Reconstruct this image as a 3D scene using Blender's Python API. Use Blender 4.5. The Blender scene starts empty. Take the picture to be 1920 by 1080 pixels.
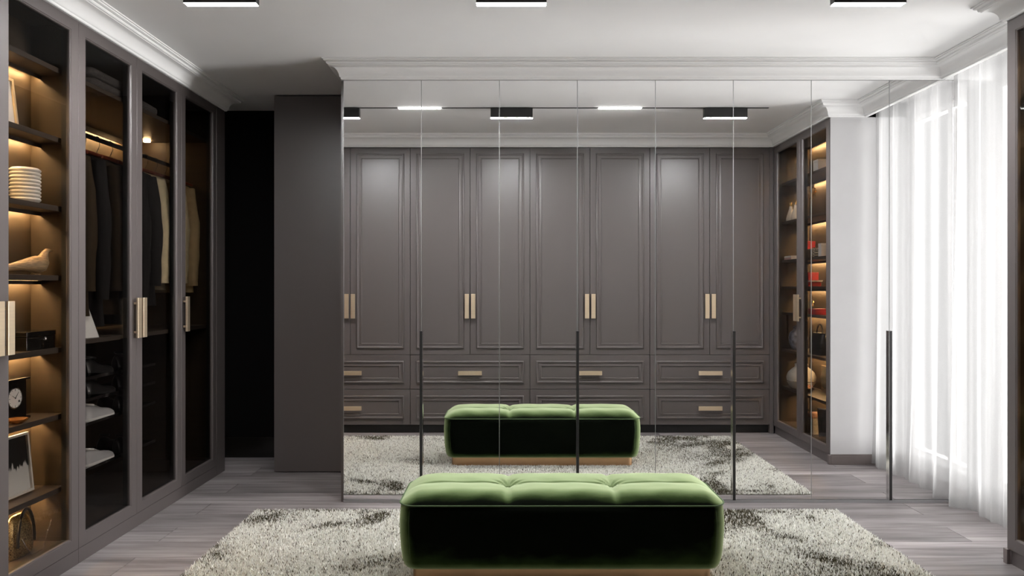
import bpy, math, random
import numpy as np
from mathutils import Vector, Matrix

random.seed(7)
np.random.seed(7)
SC = bpy.context.scene
COL = SC.collection

# ------------------------------------------------------------------ camera
cam_data = bpy.data.cameras.new('camera')
cam_data.sensor_width = 36.0
cam_data.lens = 1374.28 / 1920 * 36.0
# the dressing room is shallower than the viewing distance, so the picture is
# taken with a section plane just inside the wardrobes behind the viewer
cam_data.clip_start = 2.72
cam_data.clip_end = 60
cam = bpy.data.objects.new('camera', cam_data)
cam.location = (0, 0, 1.378)
cam.rotation_euler = (math.pi / 2, 0, 0)
COL.objects.link(cam)
SC.camera = cam

# ------------------------------------------------------------------ light
world = bpy.data.worlds.new('sky')
SC.world = world
world.use_nodes = True
world.node_tree.nodes['Background'].inputs[0].default_value = (0.93, 0.96, 1.0, 1)
world.node_tree.nodes['Background'].inputs[1].default_value = 0.55

ld = bpy.data.lights.new('daylight', 'AREA')
ld.shape = 'RECTANGLE'
ld.size, ld.size_y = 3.2, 4.0
ld.energy = 2450
ld.color = (0.94, 0.97, 1.0)
lo = bpy.data.objects.new('daylight', ld)
lo.location = (9.0, 4.25, 0.9)
lo.rotation_euler = (0, math.radians(90), 0)
lo.rotation_euler = Vector((-1, 0, 0)).to_track_quat('-Z', 'Y').to_euler()
COL.objects.link(lo)

SC.view_settings.view_transform = 'Standard'
SC.view_settings.look = 'None'
SC.view_settings.gamma = 1
SC.view_settings.use_curve_mapping = False
SC.view_settings.exposure = 1.70
SC.cycles.transparent_max_bounces = 24
SC.cycles.max_bounces = 14
SC.cycles.glossy_bounces = 6
SC.cycles.diffuse_bounces = 5
SC.cycles.sample_clamp_indirect = 6.0
SC.cycles.caustics_reflective = True

# ------------------------------------------------------------------ materials
def new_mat(name):
    m = bpy.data.materials.new(name)
    m.use_nodes = True
    nt = m.node_tree
    return m, nt, nt.nodes['Principled BSDF']

def mat(name, col, rough=0.5, metal=0.0, spec=0.5, var=0.0, scale=(6, 6, 6), bump=0.0, bscale=200.0, detail=3, sheen=0.0, sheen_tint=(1, 1, 1), coat=0.0):
    m, nt, p = new_mat(name)
    p.inputs['Roughness'].default_value = rough
    p.inputs['Metallic'].default_value = metal
    p.inputs['Specular IOR Level'].default_value = spec
    p.inputs['Base Color'].default_value = (*col, 1)
    if coat:
        p.inputs['Coat Weight'].default_value = coat
        p.inputs['Coat Roughness'].default_value = 0.08
    if sheen:
        p.inputs['Sheen Weight'].default_value = sheen
        p.inputs['Sheen Roughness'].default_value = 0.35
        p.inputs['Sheen Tint'].default_value = (*sheen_tint, 1)
    tc = nt.nodes.new('ShaderNodeTexCoord')
    if var:
        mp = nt.nodes.new('ShaderNodeMapping')
        mp.inputs['Scale'].default_value = scale
        nt.links.new(tc.outputs['Object'], mp.inputs[0])
        nz = nt.nodes.new('ShaderNodeTexNoise')
        nz.inputs['Scale'].default_value = 1.0
        nz.inputs['Detail'].default_value = detail
        nt.links.new(mp.outputs[0], nz.inputs['Vector'])
        rp = nt.nodes.new('ShaderNodeValToRGB')
        a = [max(0, c * (1 - var)) for c in col]
        b = [min(1, c * (1 + var)) for c in col]
        rp.color_ramp.elements[0].position = 0.3
        rp.color_ramp.elements[1].position = 0.7
        rp.color_ramp.elements[0].color = (*a, 1)
        rp.color_ramp.elements[1].color = (*b, 1)
        nt.links.new(nz.outputs['Fac'], rp.inputs[0])
        nt.links.new(rp.outputs[0], p.inputs['Base Color'])
    if bump:
        nz = nt.nodes.new('ShaderNodeTexNoise')
        nz.inputs['Scale'].default_value = bscale
        nz.inputs['Detail'].default_value = 2
        nt.links.new(tc.outputs['Object'], nz.inputs['Vector'])
        bp = nt.nodes.new('ShaderNodeBump')
        bp.inputs['Strength'].default_value = bump
        bp.inputs['Distance'].default_value = 0.002
        nt.links.new(nz.outputs['Fac'], bp.inputs['Height'])
        nt.links.new(bp.outputs[0], p.inputs['Normal'])
    return m

def emis(name, col, strength):
    m, nt, p = new_mat(name)
    p.inputs['Base Color'].default_value = (0.8, 0.8, 0.8, 1)
    p.inputs['Emission Color'].default_value = (*col, 1)
    p.inputs['Emission Strength'].default_value = strength
    return m

M = {}
M['white'] = mat('white_paint', (0.87, 0.868, 0.866), 0.55, spec=0.3, var=0.012, scale=(3, 3, 3))
M['wallgrey'] = mat('pale_wall_paint', (0.58, 0.575, 0.58), 0.6, spec=0.3, var=0.015)
M['taupe'] = mat('taupe_lacquer', (0.086, 0.0725, 0.0695), 0.40, spec=0.8, var=0.015, scale=(2, 2, 2))
M['taupe_base'] = mat('taupe_skirting', (0.15, 0.125, 0.118), 0.45, var=0.03)
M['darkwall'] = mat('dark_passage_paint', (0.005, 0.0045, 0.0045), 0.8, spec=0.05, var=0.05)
M['interior'] = mat('dark_brown_veneer', (0.055, 0.040, 0.026), 0.5, spec=0.35, var=0.12, scale=(2, 2, 30))
M['shelf'] = mat('dark_shelf_veneer', (0.060, 0.046, 0.036), 0.42, var=0.15, scale=(30, 2, 30))
M['brass'] = mat('brushed_brass', (0.88, 0.72, 0.52), 0.45, metal=1.0, var=0.04, scale=(3, 3, 120))
M['bronze'] = mat('copper_bronze', (0.52, 0.33, 0.19), 0.40, metal=1.0, var=0.05)
M['black'] = mat('black_metal', (0.012, 0.012, 0.012), 0.4, spec=0.5, var=0.05)
M['blackgloss'] = mat('black_lacquer', (0.008, 0.007, 0.006), 0.2, spec=0.5, var=0.05)
M['chrome'] = mat('chrome', (0.8, 0.8, 0.8), 0.12, metal=1.0, var=0.02)
M['alu'] = mat('aluminium', (0.42, 0.42, 0.42), 0.55, metal=1.0, var=0.03, scale=(200, 2, 2))
M['mirror'] = mat('mirror_silver', (0.90, 0.90, 0.90), 0.0, metal=1.0, var=0.004)
M['piping'] = mat('velvet_piping', (0.030, 0.062, 0.016), 0.7, sheen=0.6, sheen_tint=(0.5, 0.7, 0.4))
M['ceramic'] = mat('white_ceramic', (0.80, 0.77, 0.72), 0.3, var=0.03)
M['whitebox'] = mat('white_card', (0.75, 0.74, 0.74), 0.6, var=0.03)
M['paper'] = mat('white_paper', (0.78, 0.77, 0.75), 0.7, var=0.03)
M['red'] = mat('red_lacquer', (0.42, 0.012, 0.014), 0.4, var=0.12)
M['pink'] = mat('pink_card', (0.65, 0.40, 0.40), 0.6, var=0.1)
M['gold'] = mat('polished_gold', (0.85, 0.62, 0.30), 0.22, metal=1.0, var=0.04)
M['palewood'] = mat('pale_ash_frame', (0.62, 0.50, 0.34), 0.5, var=0.12, scale=(60, 60, 4))
M['oak'] = mat('bird_oak', (0.36, 0.25, 0.14), 0.35, var=0.45, scale=(160, 8, 160), detail=2)
M['hangerwood'] = mat('red_brown_hanger', (0.16, 0.035, 0.018), 0.3, var=0.2, scale=(40, 8, 8))
M['darkcloth'] = mat('black_wool', (0.011, 0.010, 0.010), 0.85, spec=0.15, var=0.2, scale=(40, 40, 40), bump=0.2, bscale=400)
M['browncloth'] = mat('dark_brown_wool', (0.035, 0.024, 0.014), 0.9, spec=0.1, var=0.25, scale=(40, 40, 40), bump=0.25, bscale=400)
M['tancloth'] = mat('tan_cotton', (0.50, 0.37, 0.20), 0.85, spec=0.1, var=0.1, scale=(30, 30, 30), bump=0.2, bscale=400)
M['creamcloth'] = mat('cream_cotton', (0.74, 0.62, 0.40), 0.85, spec=0.1, var=0.08, scale=(30, 30, 30), bump=0.2, bscale=400)
M['knit'] = mat('grey_knit', (0.085, 0.078, 0.075), 0.95, spec=0.05, var=0.55, scale=(90, 90, 140), bump=0.8, bscale=260)
M['whiteleather'] = mat('white_leather', (0.45, 0.45, 0.46), 0.35, var=0.05, bump=0.05)
M['blackleather'] = mat('black_leather', (0.014, 0.013, 0.013), 0.28, spec=0.6, var=0.1, bump=0.08)
M['amber'] = mat('amber_dish_glaze', (0.70, 0.32, 0.10), 0.2, metal=0.7, var=0.15)
M['blueglaze'] = mat('blue_white_glaze', (0.22, 0.24, 0.32), 0.3, var=0.7, scale=(28, 28, 28), detail=1)
M['wickerwhite'] = mat('pale_wicker', (0.66, 0.58, 0.48), 0.7, var=0.2, scale=(90, 90, 90), bump=0.5, bscale=150)
M['copper'] = mat('copper_cloth', (0.62, 0.34, 0.20), 0.45, metal=0.4, var=0.4, scale=(60, 60, 60))
M['grey_photo'] = mat('dark_photo', (0.06, 0.055, 0.055), 0.4, var=0.8, scale=(20, 20, 9))
M['check'] = None
M['led'] = emis('warm_led', (1.0, 0.66, 0.31), 62.0)
M['spot'] = emis('warm_spot', (1.0, 0.66, 0.32), 40.0)
M['lamp'] = emis('white_lamp_diffuser', (0.99, 0.99, 1.0), 232.0)
M['lampslot'] = emis('white_flush_diffuser', (1.0, 0.985, 0.97), 30.0)

def make_velvet():
    # velvet sheen put into the colour: dark seen straight on, pale at grazing angles
    m, nt, p = new_mat('green_velvet')
    N = nt.nodes
    p.inputs['Roughness'].default_value = 0.85
    p.inputs['Specular IOR Level'].default_value = 0.05
    p.inputs['Sheen Weight'].default_value = 0.25
    p.inputs['Sheen Roughness'].default_value = 0.3
    p.inputs['Sheen Tint'].default_value = (0.75, 0.95, 0.55, 1)
    tc = N.new('ShaderNodeTexCoord')
    n2 = N.new('ShaderNodeTexNoise'); n2.inputs['Scale'].default_value = 22; n2.inputs['Detail'].default_value = 4
    nt.links.new(tc.outputs['Object'], n2.inputs['Vector'])
    bp = N.new('ShaderNodeBump'); bp.inputs['Strength'].default_value = 0.12; bp.inputs['Distance'].default_value = 0.004
    nt.links.new(n2.outputs['Fac'], bp.inputs['Height'])
    nt.links.new(bp.outputs[0], p.inputs['Normal'])
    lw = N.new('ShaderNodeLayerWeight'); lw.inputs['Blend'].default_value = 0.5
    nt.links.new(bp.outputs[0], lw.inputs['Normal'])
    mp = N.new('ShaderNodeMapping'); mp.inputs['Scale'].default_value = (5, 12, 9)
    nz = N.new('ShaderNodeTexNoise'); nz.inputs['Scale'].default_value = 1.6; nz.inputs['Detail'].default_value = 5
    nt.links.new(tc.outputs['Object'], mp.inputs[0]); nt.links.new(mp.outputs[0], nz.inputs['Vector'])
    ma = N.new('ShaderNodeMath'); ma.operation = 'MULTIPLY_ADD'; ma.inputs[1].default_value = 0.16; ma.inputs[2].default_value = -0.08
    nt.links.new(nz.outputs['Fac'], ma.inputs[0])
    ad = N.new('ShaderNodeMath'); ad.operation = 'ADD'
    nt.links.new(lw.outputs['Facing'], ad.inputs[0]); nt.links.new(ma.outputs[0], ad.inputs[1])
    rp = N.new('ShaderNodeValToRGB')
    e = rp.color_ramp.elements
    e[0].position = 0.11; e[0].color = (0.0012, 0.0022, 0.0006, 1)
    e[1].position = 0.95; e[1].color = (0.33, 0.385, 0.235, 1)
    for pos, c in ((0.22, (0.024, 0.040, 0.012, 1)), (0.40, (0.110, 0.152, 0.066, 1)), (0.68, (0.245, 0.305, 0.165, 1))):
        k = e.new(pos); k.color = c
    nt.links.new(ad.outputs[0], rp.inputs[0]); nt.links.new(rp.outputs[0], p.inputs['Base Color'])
    return m
M['velvet'] = make_velvet()

def make_glass():
    m = bpy.data.materials.new('smoked_glass')
    m.use_nodes = True
    nt = m.node_tree
    nt.nodes.clear()
    out = nt.nodes.new('ShaderNodeOutputMaterial')
    tr = nt.nodes.new('ShaderNodeBsdfTransparent')
    tr.inputs[0].default_value = (0.70, 0.685, 0.67, 1)
    gl = nt.nodes.new('ShaderNodeBsdfGlossy')
    gl.inputs['Roughness'].default_value = 0.0
    gl.inputs['Color'].default_value = (0.6, 0.6, 0.6, 1)
    lw = nt.nodes.new('ShaderNodeLayerWeight')
    lw.inputs['Blend'].default_value = 0.5
    pw = nt.nodes.new('ShaderNodeMath'); pw.operation = 'POWER'; pw.inputs[1].default_value = 5.0
    nt.links.new(lw.outputs['Facing'], pw.inputs[0])
    fr = nt.nodes.new('ShaderNodeMath'); fr.operation = 'MULTIPLY_ADD'; fr.inputs[1].default_value = 0.9; fr.inputs[2].default_value = 0.02
    nt.links.new(pw.outputs[0], fr.inputs[0])
    mx = nt.nodes.new('ShaderNodeMixShader')
    nt.links.new(fr.outputs[0], mx.inputs[0])
    nt.links.new(tr.outputs[0], mx.inputs[1])
    nt.links.new(gl.outputs[0], mx.inputs[2])
    nt.links.new(mx.outputs[0], out.inputs[0])
    return m
M['glass'] = make_glass()

def make_sheer():
    m = bpy.data.materials.new('sheer_voile')
    m.use_nodes = True
    nt = m.node_tree
    nt.nodes.clear()
    out = nt.nodes.new('ShaderNodeOutputMaterial')
    tr = nt.nodes.new('ShaderNodeBsdfTransparent')
    tl = nt.nodes.new('ShaderNodeBsdfTranslucent')
    tl.inputs[0].default_value = (0.28, 0.28, 0.28, 1)
    df = nt.nodes.new('ShaderNodeBsdfDiffuse')
    df.inputs[0].default_value = (0.54, 0.54, 0.54, 1)
    m1 = nt.nodes.new('ShaderNodeMixShader')
    m1.inputs[0].default_value = 0.5
    m2 = nt.nodes.new('ShaderNodeMixShader')
    tc = nt.nodes.new('ShaderNodeTexCoord')
    nz = nt.nodes.new('ShaderNodeTexNoise')
    nz.inputs['Scale'].default_value = 300
    nt.links.new(tc.outputs['Object'], nz.inputs['Vector'])
    mr = nt.nodes.new('ShaderNodeMapRange')
    mr.inputs[3].default_value = 0.38
    mr.inputs[4].default_value = 0.48
    nt.links.new(nz.outputs['Fac'], mr.inputs[0])
    nt.links.new(mr.outputs[0], m2.inputs[0])
    nt.links.new(tl.outputs[0], m1.inputs[1])
    nt.links.new(df.outputs[0], m1.inputs[2])
    nt.links.new(m1.outputs[0], m2.inputs[1])
    nt.links.new(tr.outputs[0], m2.inputs[2])
    nt.links.new(m2.outputs[0], out.inputs[0])
    return m
M['sheer'] = make_sheer()

def make_plank():
    m, nt, p = new_mat('grey_oak_plank')
    p.inputs['Roughness'].default_value = 0.48
    p.inputs['Specular IOR Level'].default_value = 0.4
    N = nt.nodes
    tc = N.new('ShaderNodeTexCoord')
    oi = N.new('ShaderNodeObjectInfo')
    mul = N.new('ShaderNodeMath'); mul.operation = 'MULTIPLY'; mul.inputs[1].default_value = 57.0
    nt.links.new(oi.outputs['Random'], mul.inputs[0])
    cmb = N.new('ShaderNodeCombineXYZ')
    nt.links.new(mul.outputs[0], cmb.inputs[0]); nt.links.new(mul.outputs[0], cmb.inputs[2])
    add = N.new('ShaderNodeVectorMath'); add.operation = 'ADD'
    nt.links.new(tc.outputs['Object'], add.inputs[0]); nt.links.new(cmb.outputs[0], add.inputs[1])
    mp = N.new('ShaderNodeMapping'); mp.inputs['Scale'].default_value = (1.3, 26, 1)
    nt.links.new(add.outputs[0], mp.inputs[0])
    nz = N.new('ShaderNodeTexNoise'); nz.inputs['Scale'].default_value = 1.0; nz.inputs['Detail'].default_value = 6; nz.inputs['Roughness'].default_value = 0.65
    nz.inputs['Distortion'].default_value = 0.6
    nt.links.new(mp.outputs[0], nz.inputs['Vector'])
    rp = N.new('ShaderNodeValToRGB')
    e = rp.color_ramp.elements
    e[0].position = 0.25; e[0].color = (0.085, 0.070, 0.069, 1)
    e[1].position = 0.62; e[1].color = (0.285, 0.258, 0.258, 1)
    nt.links.new(nz.outputs['Fac'], rp.inputs[0])
    # slow tone drift and knots
    mp2 = N.new('ShaderNodeMapping'); mp2.inputs['Scale'].default_value = (1.6, 6, 1)
    nt.links.new(add.outputs[0], mp2.inputs[0])
    n2 = N.new('ShaderNodeTexNoise'); n2.inputs['Scale'].default_value = 1.0; n2.inputs['Detail'].default_value = 2
    nt.links.new(mp2.outputs[0], n2.inputs['Vector'])
    mr = N.new('ShaderNodeMapRange'); mr.inputs[1].default_value = 0.3; mr.inputs[2].default_value = 0.7; mr.inputs[3].default_value = 0.72; mr.inputs[4].default_value = 1.15
    nt.links.new(n2.outputs['Fac'], mr.inputs[0])
    mr3 = N.new('ShaderNodeMapRange'); mr3.inputs[3].default_value = 0.82; mr3.inputs[4].default_value = 1.15
    nt.links.new(oi.outputs['Random'], mr3.inputs[0])
    mm = N.new('ShaderNodeMath'); mm.operation = 'MULTIPLY'
    nt.links.new(mr.outputs[0], mm.inputs[0]); nt.links.new(mr3.outputs[0], mm.inputs[1])
    vm = N.new('ShaderNodeVectorMath'); vm.operation = 'SCALE'
    nt.links.new(rp.outputs[0], vm.inputs[0]); nt.links.new(mm.outputs[0], vm.inputs['Scale'])
    nt.links.new(vm.outputs[0], p.inputs['Base Color'])
    bp = N.new('ShaderNodeBump'); bp.inputs['Strength'].default_value = 0.12; bp.inputs['Distance'].default_value = 0.002
    nt.links.new(nz.outputs['Fac'], bp.inputs['Height']); nt.links.new(bp.outputs[0], p.inputs['Normal'])
    return m
M['plank'] = make_plank()

def make_pile():
    m, nt, p = new_mat('shag_pile')
    p.inputs['Roughness'].default_value = 0.9
    p.inputs['Specular IOR Level'].default_value = 0.1
    at = nt.nodes.new('ShaderNodeAttribute'); at.attribute_name = 'tone'
    rp = nt.nodes.new('ShaderNodeValToRGB')
    e = rp.color_ramp.elements
    e[0].position = 0.0; e[0].color = (0.020, 0.017, 0.010, 1)
    e[1].position = 1.0; e[1].color = (0.96, 0.96, 0.93, 1)
    k = rp.color_ramp.elements.new(0.35); k.color = (0.11, 0.095, 0.055, 1)
    k = rp.color_ramp.elements.new(0.7); k.color = (0.76, 0.75, 0.69, 1)
    nt.links.new(at.outputs['Fac'], rp.inputs[0])
    nt.links.new(rp.outputs[0], p.inputs['Base Color'])
    return m
M['pile'] = make_pile()

def make_check():
    m, nt, p = new_mat('houndstooth_leather')
    tc = nt.nodes.new('ShaderNodeTexCoord')
    ck = nt.nodes.new('ShaderNodeTexChecker')
    ck.inputs['Scale'].default_value = 90
    ck.inputs['Color1'].default_value = (0.02, 0.018, 0.018, 1)
    ck.inputs['Color2'].default_value = (0.40, 0.34, 0.26, 1)
    nt.links.new(tc.outputs['Object'], ck.inputs['Vector'])
    nt.links.new(ck.outputs[0], p.inputs['Base Color'])
    return m
M['check'] = make_check()

def make_glitter():
    m, nt, p = new_mat('gold_glitter')
    p.inputs['Metallic'].default_value = 0.8
    p.inputs['Roughness'].default_value = 0.35
    tc = nt.nodes.new('ShaderNodeTexCoord')
    vo = nt.nodes.new('ShaderNodeTexVoronoi'); vo.inputs['Scale'].default_value = 320
    nt.links.new(tc.outputs['Object'], vo.inputs['Vector'])
    rp = nt.nodes.new('ShaderNodeValToRGB')
    rp.color_ramp.elements[0].color = (0.10, 0.05, 0.015, 1)
    rp.color_ramp.elements[1].color = (0.9, 0.66, 0.30, 1)
    sp = nt.nodes.new('ShaderNodeSeparateColor')
    nt.links.new(vo.outputs['Color'], sp.inputs[0])
    nt.links.new(sp.outputs[0], rp.inputs[0])
    nt.links.new(rp.outputs[0], p.inputs['Base Color'])
    return m
M['glitter'] = make_glitter()

def make_art():
    # black ink shapes over white paper with upright grey reeds, a printed picture
    m, nt, p = new_mat('ink_print')
    p.inputs['Roughness'].default_value = 0.4
    tc = nt.nodes.new('ShaderNodeTexCoord')
    mp = nt.nodes.new('ShaderNodeMapping'); mp.inputs['Scale'].default_value = (1, 55, 9)
    nt.links.new(tc.outputs['Object'], mp.inputs[0])
    nz = nt.nodes.new('ShaderNodeTexNoise'); nz.inputs['Scale'].default_value = 1.0
    nt.links.new(mp.outputs[0], nz.inputs['Vector'])
    sx = nt.nodes.new('ShaderNodeSeparateXYZ'); nt.links.new(tc.outputs['Object'], sx.inputs[0])
    a = nt.nodes.new('ShaderNodeMath'); a.operation = 'MULTIPLY_ADD'; a.inputs[1].default_value = -9.0; a.inputs[2].default_value = 1.25
    nt.links.new(sx.outputs['Z'], a.inputs[0])
    b = nt.nodes.new('ShaderNodeMath'); b.operation = 'ADD'
    nt.links.new(a.outputs[0], b.inputs[0]); nt.links.new(nz.outputs['Fac'], b.inputs[1])
    rp = nt.nodes.new('ShaderNodeValToRGB')
    rp.color_ramp.elements[0].position = 0.48; rp.color_ramp.elements[0].color = (0.012, 0.012, 0.012, 1)
    rp.color_ramp.elements[1].position = 0.56; rp.color_ramp.elements[1].color = (0.70, 0.69, 0.67, 1)
    nt.links.new(b.outputs[0], rp.inputs[0]); nt.links.new(rp.outputs[0], p.inputs['Base Color'])
    return m
M['art'] = make_art()

# ------------------------------------------------------------------ mesh tools
class MB:
    def __init__(s):
        s.v = []; s.f = []
    def add(s, vs, fs):
        b = len(s.v)
        s.v += [tuple(p) for p in vs]
        s.f += [tuple(i + b for i in f) for f in fs]
        return s
    def box(s, x0, x1, y0, y1, z0, z1):
        if x0 > x1: x0, x1 = x1, x0
        if y0 > y1: y0, y1 = y1, y0
        if z0 > z1: z0, z1 = z1, z0
        return s.add([(x0, y0, z0), (x1, y0, z0), (x1, y1, z0), (x0, y1, z0), (x0, y0, z1), (x1, y0, z1), (x1, y1, z1), (x0, y1, z1)],
                     [(0, 3, 2, 1), (4, 5, 6, 7), (0, 1, 5, 4), (1, 2, 6, 5), (2, 3, 7, 6), (3, 0, 4, 7)])
    def loft(s, rings, caps=True, closed=True):
        n = len(rings[0]); vs = [p for r in rings for p in r]; fs = []
        for i in range(len(rings) - 1):
            for j in range(n if closed else n - 1):
                k = (j + 1) % n
                fs.append((i * n + j, i * n + k, (i + 1) * n + k, (i + 1) * n + j))
        if caps:
            fs.append(tuple(range(n - 1, -1, -1)))
            fs.append(tuple((len(rings) - 1) * n + j for j in range(n)))
        return s.add(vs, fs)
    def lathe(s, prof, c=(0, 0, 0), n=28):
        rings = [[(c[0] + r * math.cos(2 * math.pi * j / n), c[1] + r * math.sin(2 * math.pi * j / n), c[2] + z) for j in range(n)] for r, z in prof]
        return s.loft(rings)
    def tube(s, pts, r, n=8, caps=True, closed=False):
        pts = [Vector(p) for p in pts]; rings = []
        m = len(pts)
        for i, p in enumerate(pts):
            if closed: t = pts[(i + 1) % m] - pts[i - 1]
            else: t = pts[min(i + 1, m - 1)] - pts[max(i - 1, 0)]
            t.normalize()
            up = Vector((0, 0, 1)) if abs(t.z) < 0.92 else Vector((0, 1, 0))
            a = t.cross(up).normalized(); b = a.cross(t)
            rr = r[i] if isinstance(r, (list, tuple)) else r
            rings.append([p + a * rr * math.cos(2 * math.pi * j / n) + b * rr * math.sin(2 * math.pi * j / n) for j in range(n)])
        if closed:
            rings.append(rings[0]); caps = False
        return s.loft(rings, caps)
    def build(s, name, m, parent=None, smooth=None, bevel=0.0, seg=2, local=False, solid=0.0, subsurf=0):
        me = bpy.data.meshes.new(name)
        o = (0, 0, 0)
        if parent is not None and not local:
            o = parent.get('_w', (0, 0, 0))
        me.from_pydata([(p[0] - o[0], p[1] - o[1], p[2] - o[2]) for p in s.v], [], s.f)
        me.update()
        if smooth is not None:
            me.shade_smooth()
            me.set_sharp_from_angle(angle=math.radians(smooth))
        me.materials.append(m)
        ob = bpy.data.objects.new(name, me)
        COL.objects.link(ob)
        if parent is not None:
            ob.parent = parent
            ob['_w'] = tuple(o)
        else:
            ob['_w'] = (0, 0, 0)
        if solid:
            md = ob.modifiers.new('thickness', 'SOLIDIFY'); md.thickness = solid
        if subsurf:
            md = ob.modifiers.new('subsurf', 'SUBSURF'); md.levels = subsurf; md.render_levels = subsurf
        if bevel:
            md = ob.modifiers.new('bevel', 'BEVEL'); md.width = bevel; md.segments = seg
            md.limit_method = 'ANGLE'; md.angle_limit = math.radians(40)
        return ob

def B(x0, x1, y0, y1, z0, z1):
    return MB().box(x0, x1, y0, y1, z0, z1)

def tag(o, label=None, cat=None, group=None, kind=None):
    if label: o['label'] = label
    if cat: o['category'] = cat
    if group: o['group'] = group
    if kind: o['kind'] = kind
    return o

def thing(name, loc, label, cat, group=None, rot=0):
    o = bpy.data.objects.new(name, None)
    COL.objects.link(o)
    o.location = loc
    o.rotation_euler = (0, 0, rot)
    o.empty_display_size = 0.05
    o['_w'] = tuple(loc)
    return tag(o, label, cat, group)

def recentre(ob, loc):
    """move a one-mesh thing's origin to its base without moving the shape"""
    ob.data.transform(Matrix.Translation((-loc[0], -loc[1], -loc[2])))
    ob.location = loc
    ob['_w'] = tuple(loc)
    return ob

def copy_tree(o, parent=None):
    c = o.copy(); COL.objects.link(c)
    if parent: c.parent = parent
    for ch in list(o.children):
        copy_tree(ch, c)
    return c

def struct(name, mb, m, parent=None, **kw):
    o = mb.build(name, m, parent, **kw)
    if parent is None: o['kind'] = 'structure'
    return o

def rings_frame(mb, u0, u1, v0, v1, prof, P, closed_inner=False, closed_outer=False):
    """concentric rectangles (inset, height) joined by quads; P maps (u, v, w) to the room"""
    vs = []
    for a, h in prof:
        vs += [P(u0 + a, v0 + a, h), P(u1 - a, v0 + a, h), P(u1 - a, v1 - a, h), P(u0 + a, v1 - a, h)]
    fs = []
    for i in range(len(prof) - 1):
        for j in range(4):
            k = (j + 1) % 4
            fs.append((i * 4 + j, i * 4 + k, i * 4 + 4 + k, i * 4 + 4 + j))
    n = (len(prof) - 1) * 4
    if closed_inner: fs.append((n, n + 1, n + 2, n + 3))
    if closed_outer: fs.append((3, 2, 1, 0))
    return mb.add(vs, fs)

# ------------------------------------------------------------------ room dimensions
ZC = 2.824          # ceiling
ZD = 2.712          # top of the wardrobe fronts, underside of the crown
XL, XR = -2.167, 2.48   # wardrobe fronts on both sides
YB, YM = 2.456, 4.70    # wardrobe front behind the viewer, mirror plane

# floor: sub-floor slab + planks
floor = struct('floor', B(-3.0, 3.25, 1.7, 6.1, -0.06, -0.012), M['darkwall'])
PW, PLN = 0.2360, 2.2125
plank_mesh = None
def plank_obj(L):
    return B(0, L - 0.0025, 0.0009, PW - 0.0009, -0.012, 0.0).build('plank', M['plank'], floor, bevel=0.0012, seg=1)
protos = {}
row = 0
y = 4.690 - PW * 13
while y < 6.05:
    odd = row % 2
    x = (-0.82 if odd else -1.922) - PLN * 2
    while x < 3.2:
        x0, x1 = max(x, -2.98), min(x + PLN, 3.2)
        if x1 - x0 > 0.05:
            L = round(x1 - x0, 3)
            if L not in protos:
                protos[L] = plank_obj(L)
                ob = protos[L]
            else:
                ob = protos[L].copy(); COL.objects.link(ob)
            ob.location = (x0, y, 0)
        x += PLN
    y += PW; row += 1

struct('ceiling', B(-3.0, 3.25, 1.7, 6.1, ZC, ZC + 0.06), M['white'])
struct('wall_left', B(-3.0, -2.93, 1.7, 6.1, 0, ZC), M['wallgrey'])
wb = struct('wall_back', B(-2.93, 3.2, 1.72, 1.80, 0, ZC), M['wallgrey'])
HIDE = [wb]
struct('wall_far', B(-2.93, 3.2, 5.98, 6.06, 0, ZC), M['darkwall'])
struct('baseboard_far', B(-2.93, -1.72, 5.955, 5.978, 0, 0.17), M['blackgloss'], bevel=0.004)
# right wall with the window opening
WY0, WY1, WZ0, WZ1 = 3.70, 4.69, 0.10, 2.70
w = MB().box(3.08, 3.2, 1.8, WY0, 0, ZC).box(3.08, 3.2, WY1, 5.98, 0, ZC).box(3.08, 3.2, WY0, WY1, 0, WZ0).box(3.08, 3.2, WY0, WY1, WZ1, ZC)
struct('wall_right', w, M['wallgrey'])
wf = MB()
rings_frame(wf, WY0, WY1, WZ0, WZ1, [(0, 0), (0, 0.06), (0.05, 0.06), (0.05, 0), (0, 0)], lambda u, v, h: (3.11 + h, u, v))
win = struct('window_1', wf, M['white'])
B(3.11, 3.17, (WY0 + WY1) / 2 - 0.025, (WY0 + WY1) / 2 + 0.025, WZ0 + 0.05, WZ1 - 0.05).build('mullion', M['white'], win)
for s0, s1 in ((WY0 + 0.05, (WY0 + WY1) / 2 - 0.025), ((WY0 + WY1) / 2 + 0.025, WY1 - 0.05)):
    B(3.138, 3.144, s0, s1, WZ0 + 0.05, WZ1 - 0.05).build('window_pane', M['glass'], win)
# pier beside the display cabinet and its skirting
struct('wall_pier', MB().box(2.488, 3.08, 3.660, 3.675, 0, ZC).box(2.83, 3.08, 3.50, 3.6598, 0, ZC), M['wallgrey'])
sk = MB()
for z0, z1, d in ((0, 0.066, 0.012), (0.066, 0.08, 0.008)):
    sk.box(2.4882, 3.08, 3.675, 3.675 + d, z0, z1)
sk.box(2.470, 2.4875, 3.657, 3.687, 0, 0.0735)
struct('baseboard_right', sk, M['taupe_base'], bevel=0.002)

# bulkheads that carry the crown above the fronts
bk = MB()
bk.box(-2.93, XL - 0.004, 1.80, 5.53, ZD, ZC)
bk.box(-2.93, XR, 1.80, YB - 0.004, ZD, ZC)
bk.box(XR + 0.004, 3.08, 1.80, 3.675, ZD, ZC)
bk.box(2.764, 2.776, 3.675, YM, ZD, ZC)
bk.box(-1.081 + 0.004, 3.08, YM + 0.004, 5.41, ZD, ZC)
struct('trim_2', bk, M['white'])

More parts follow.
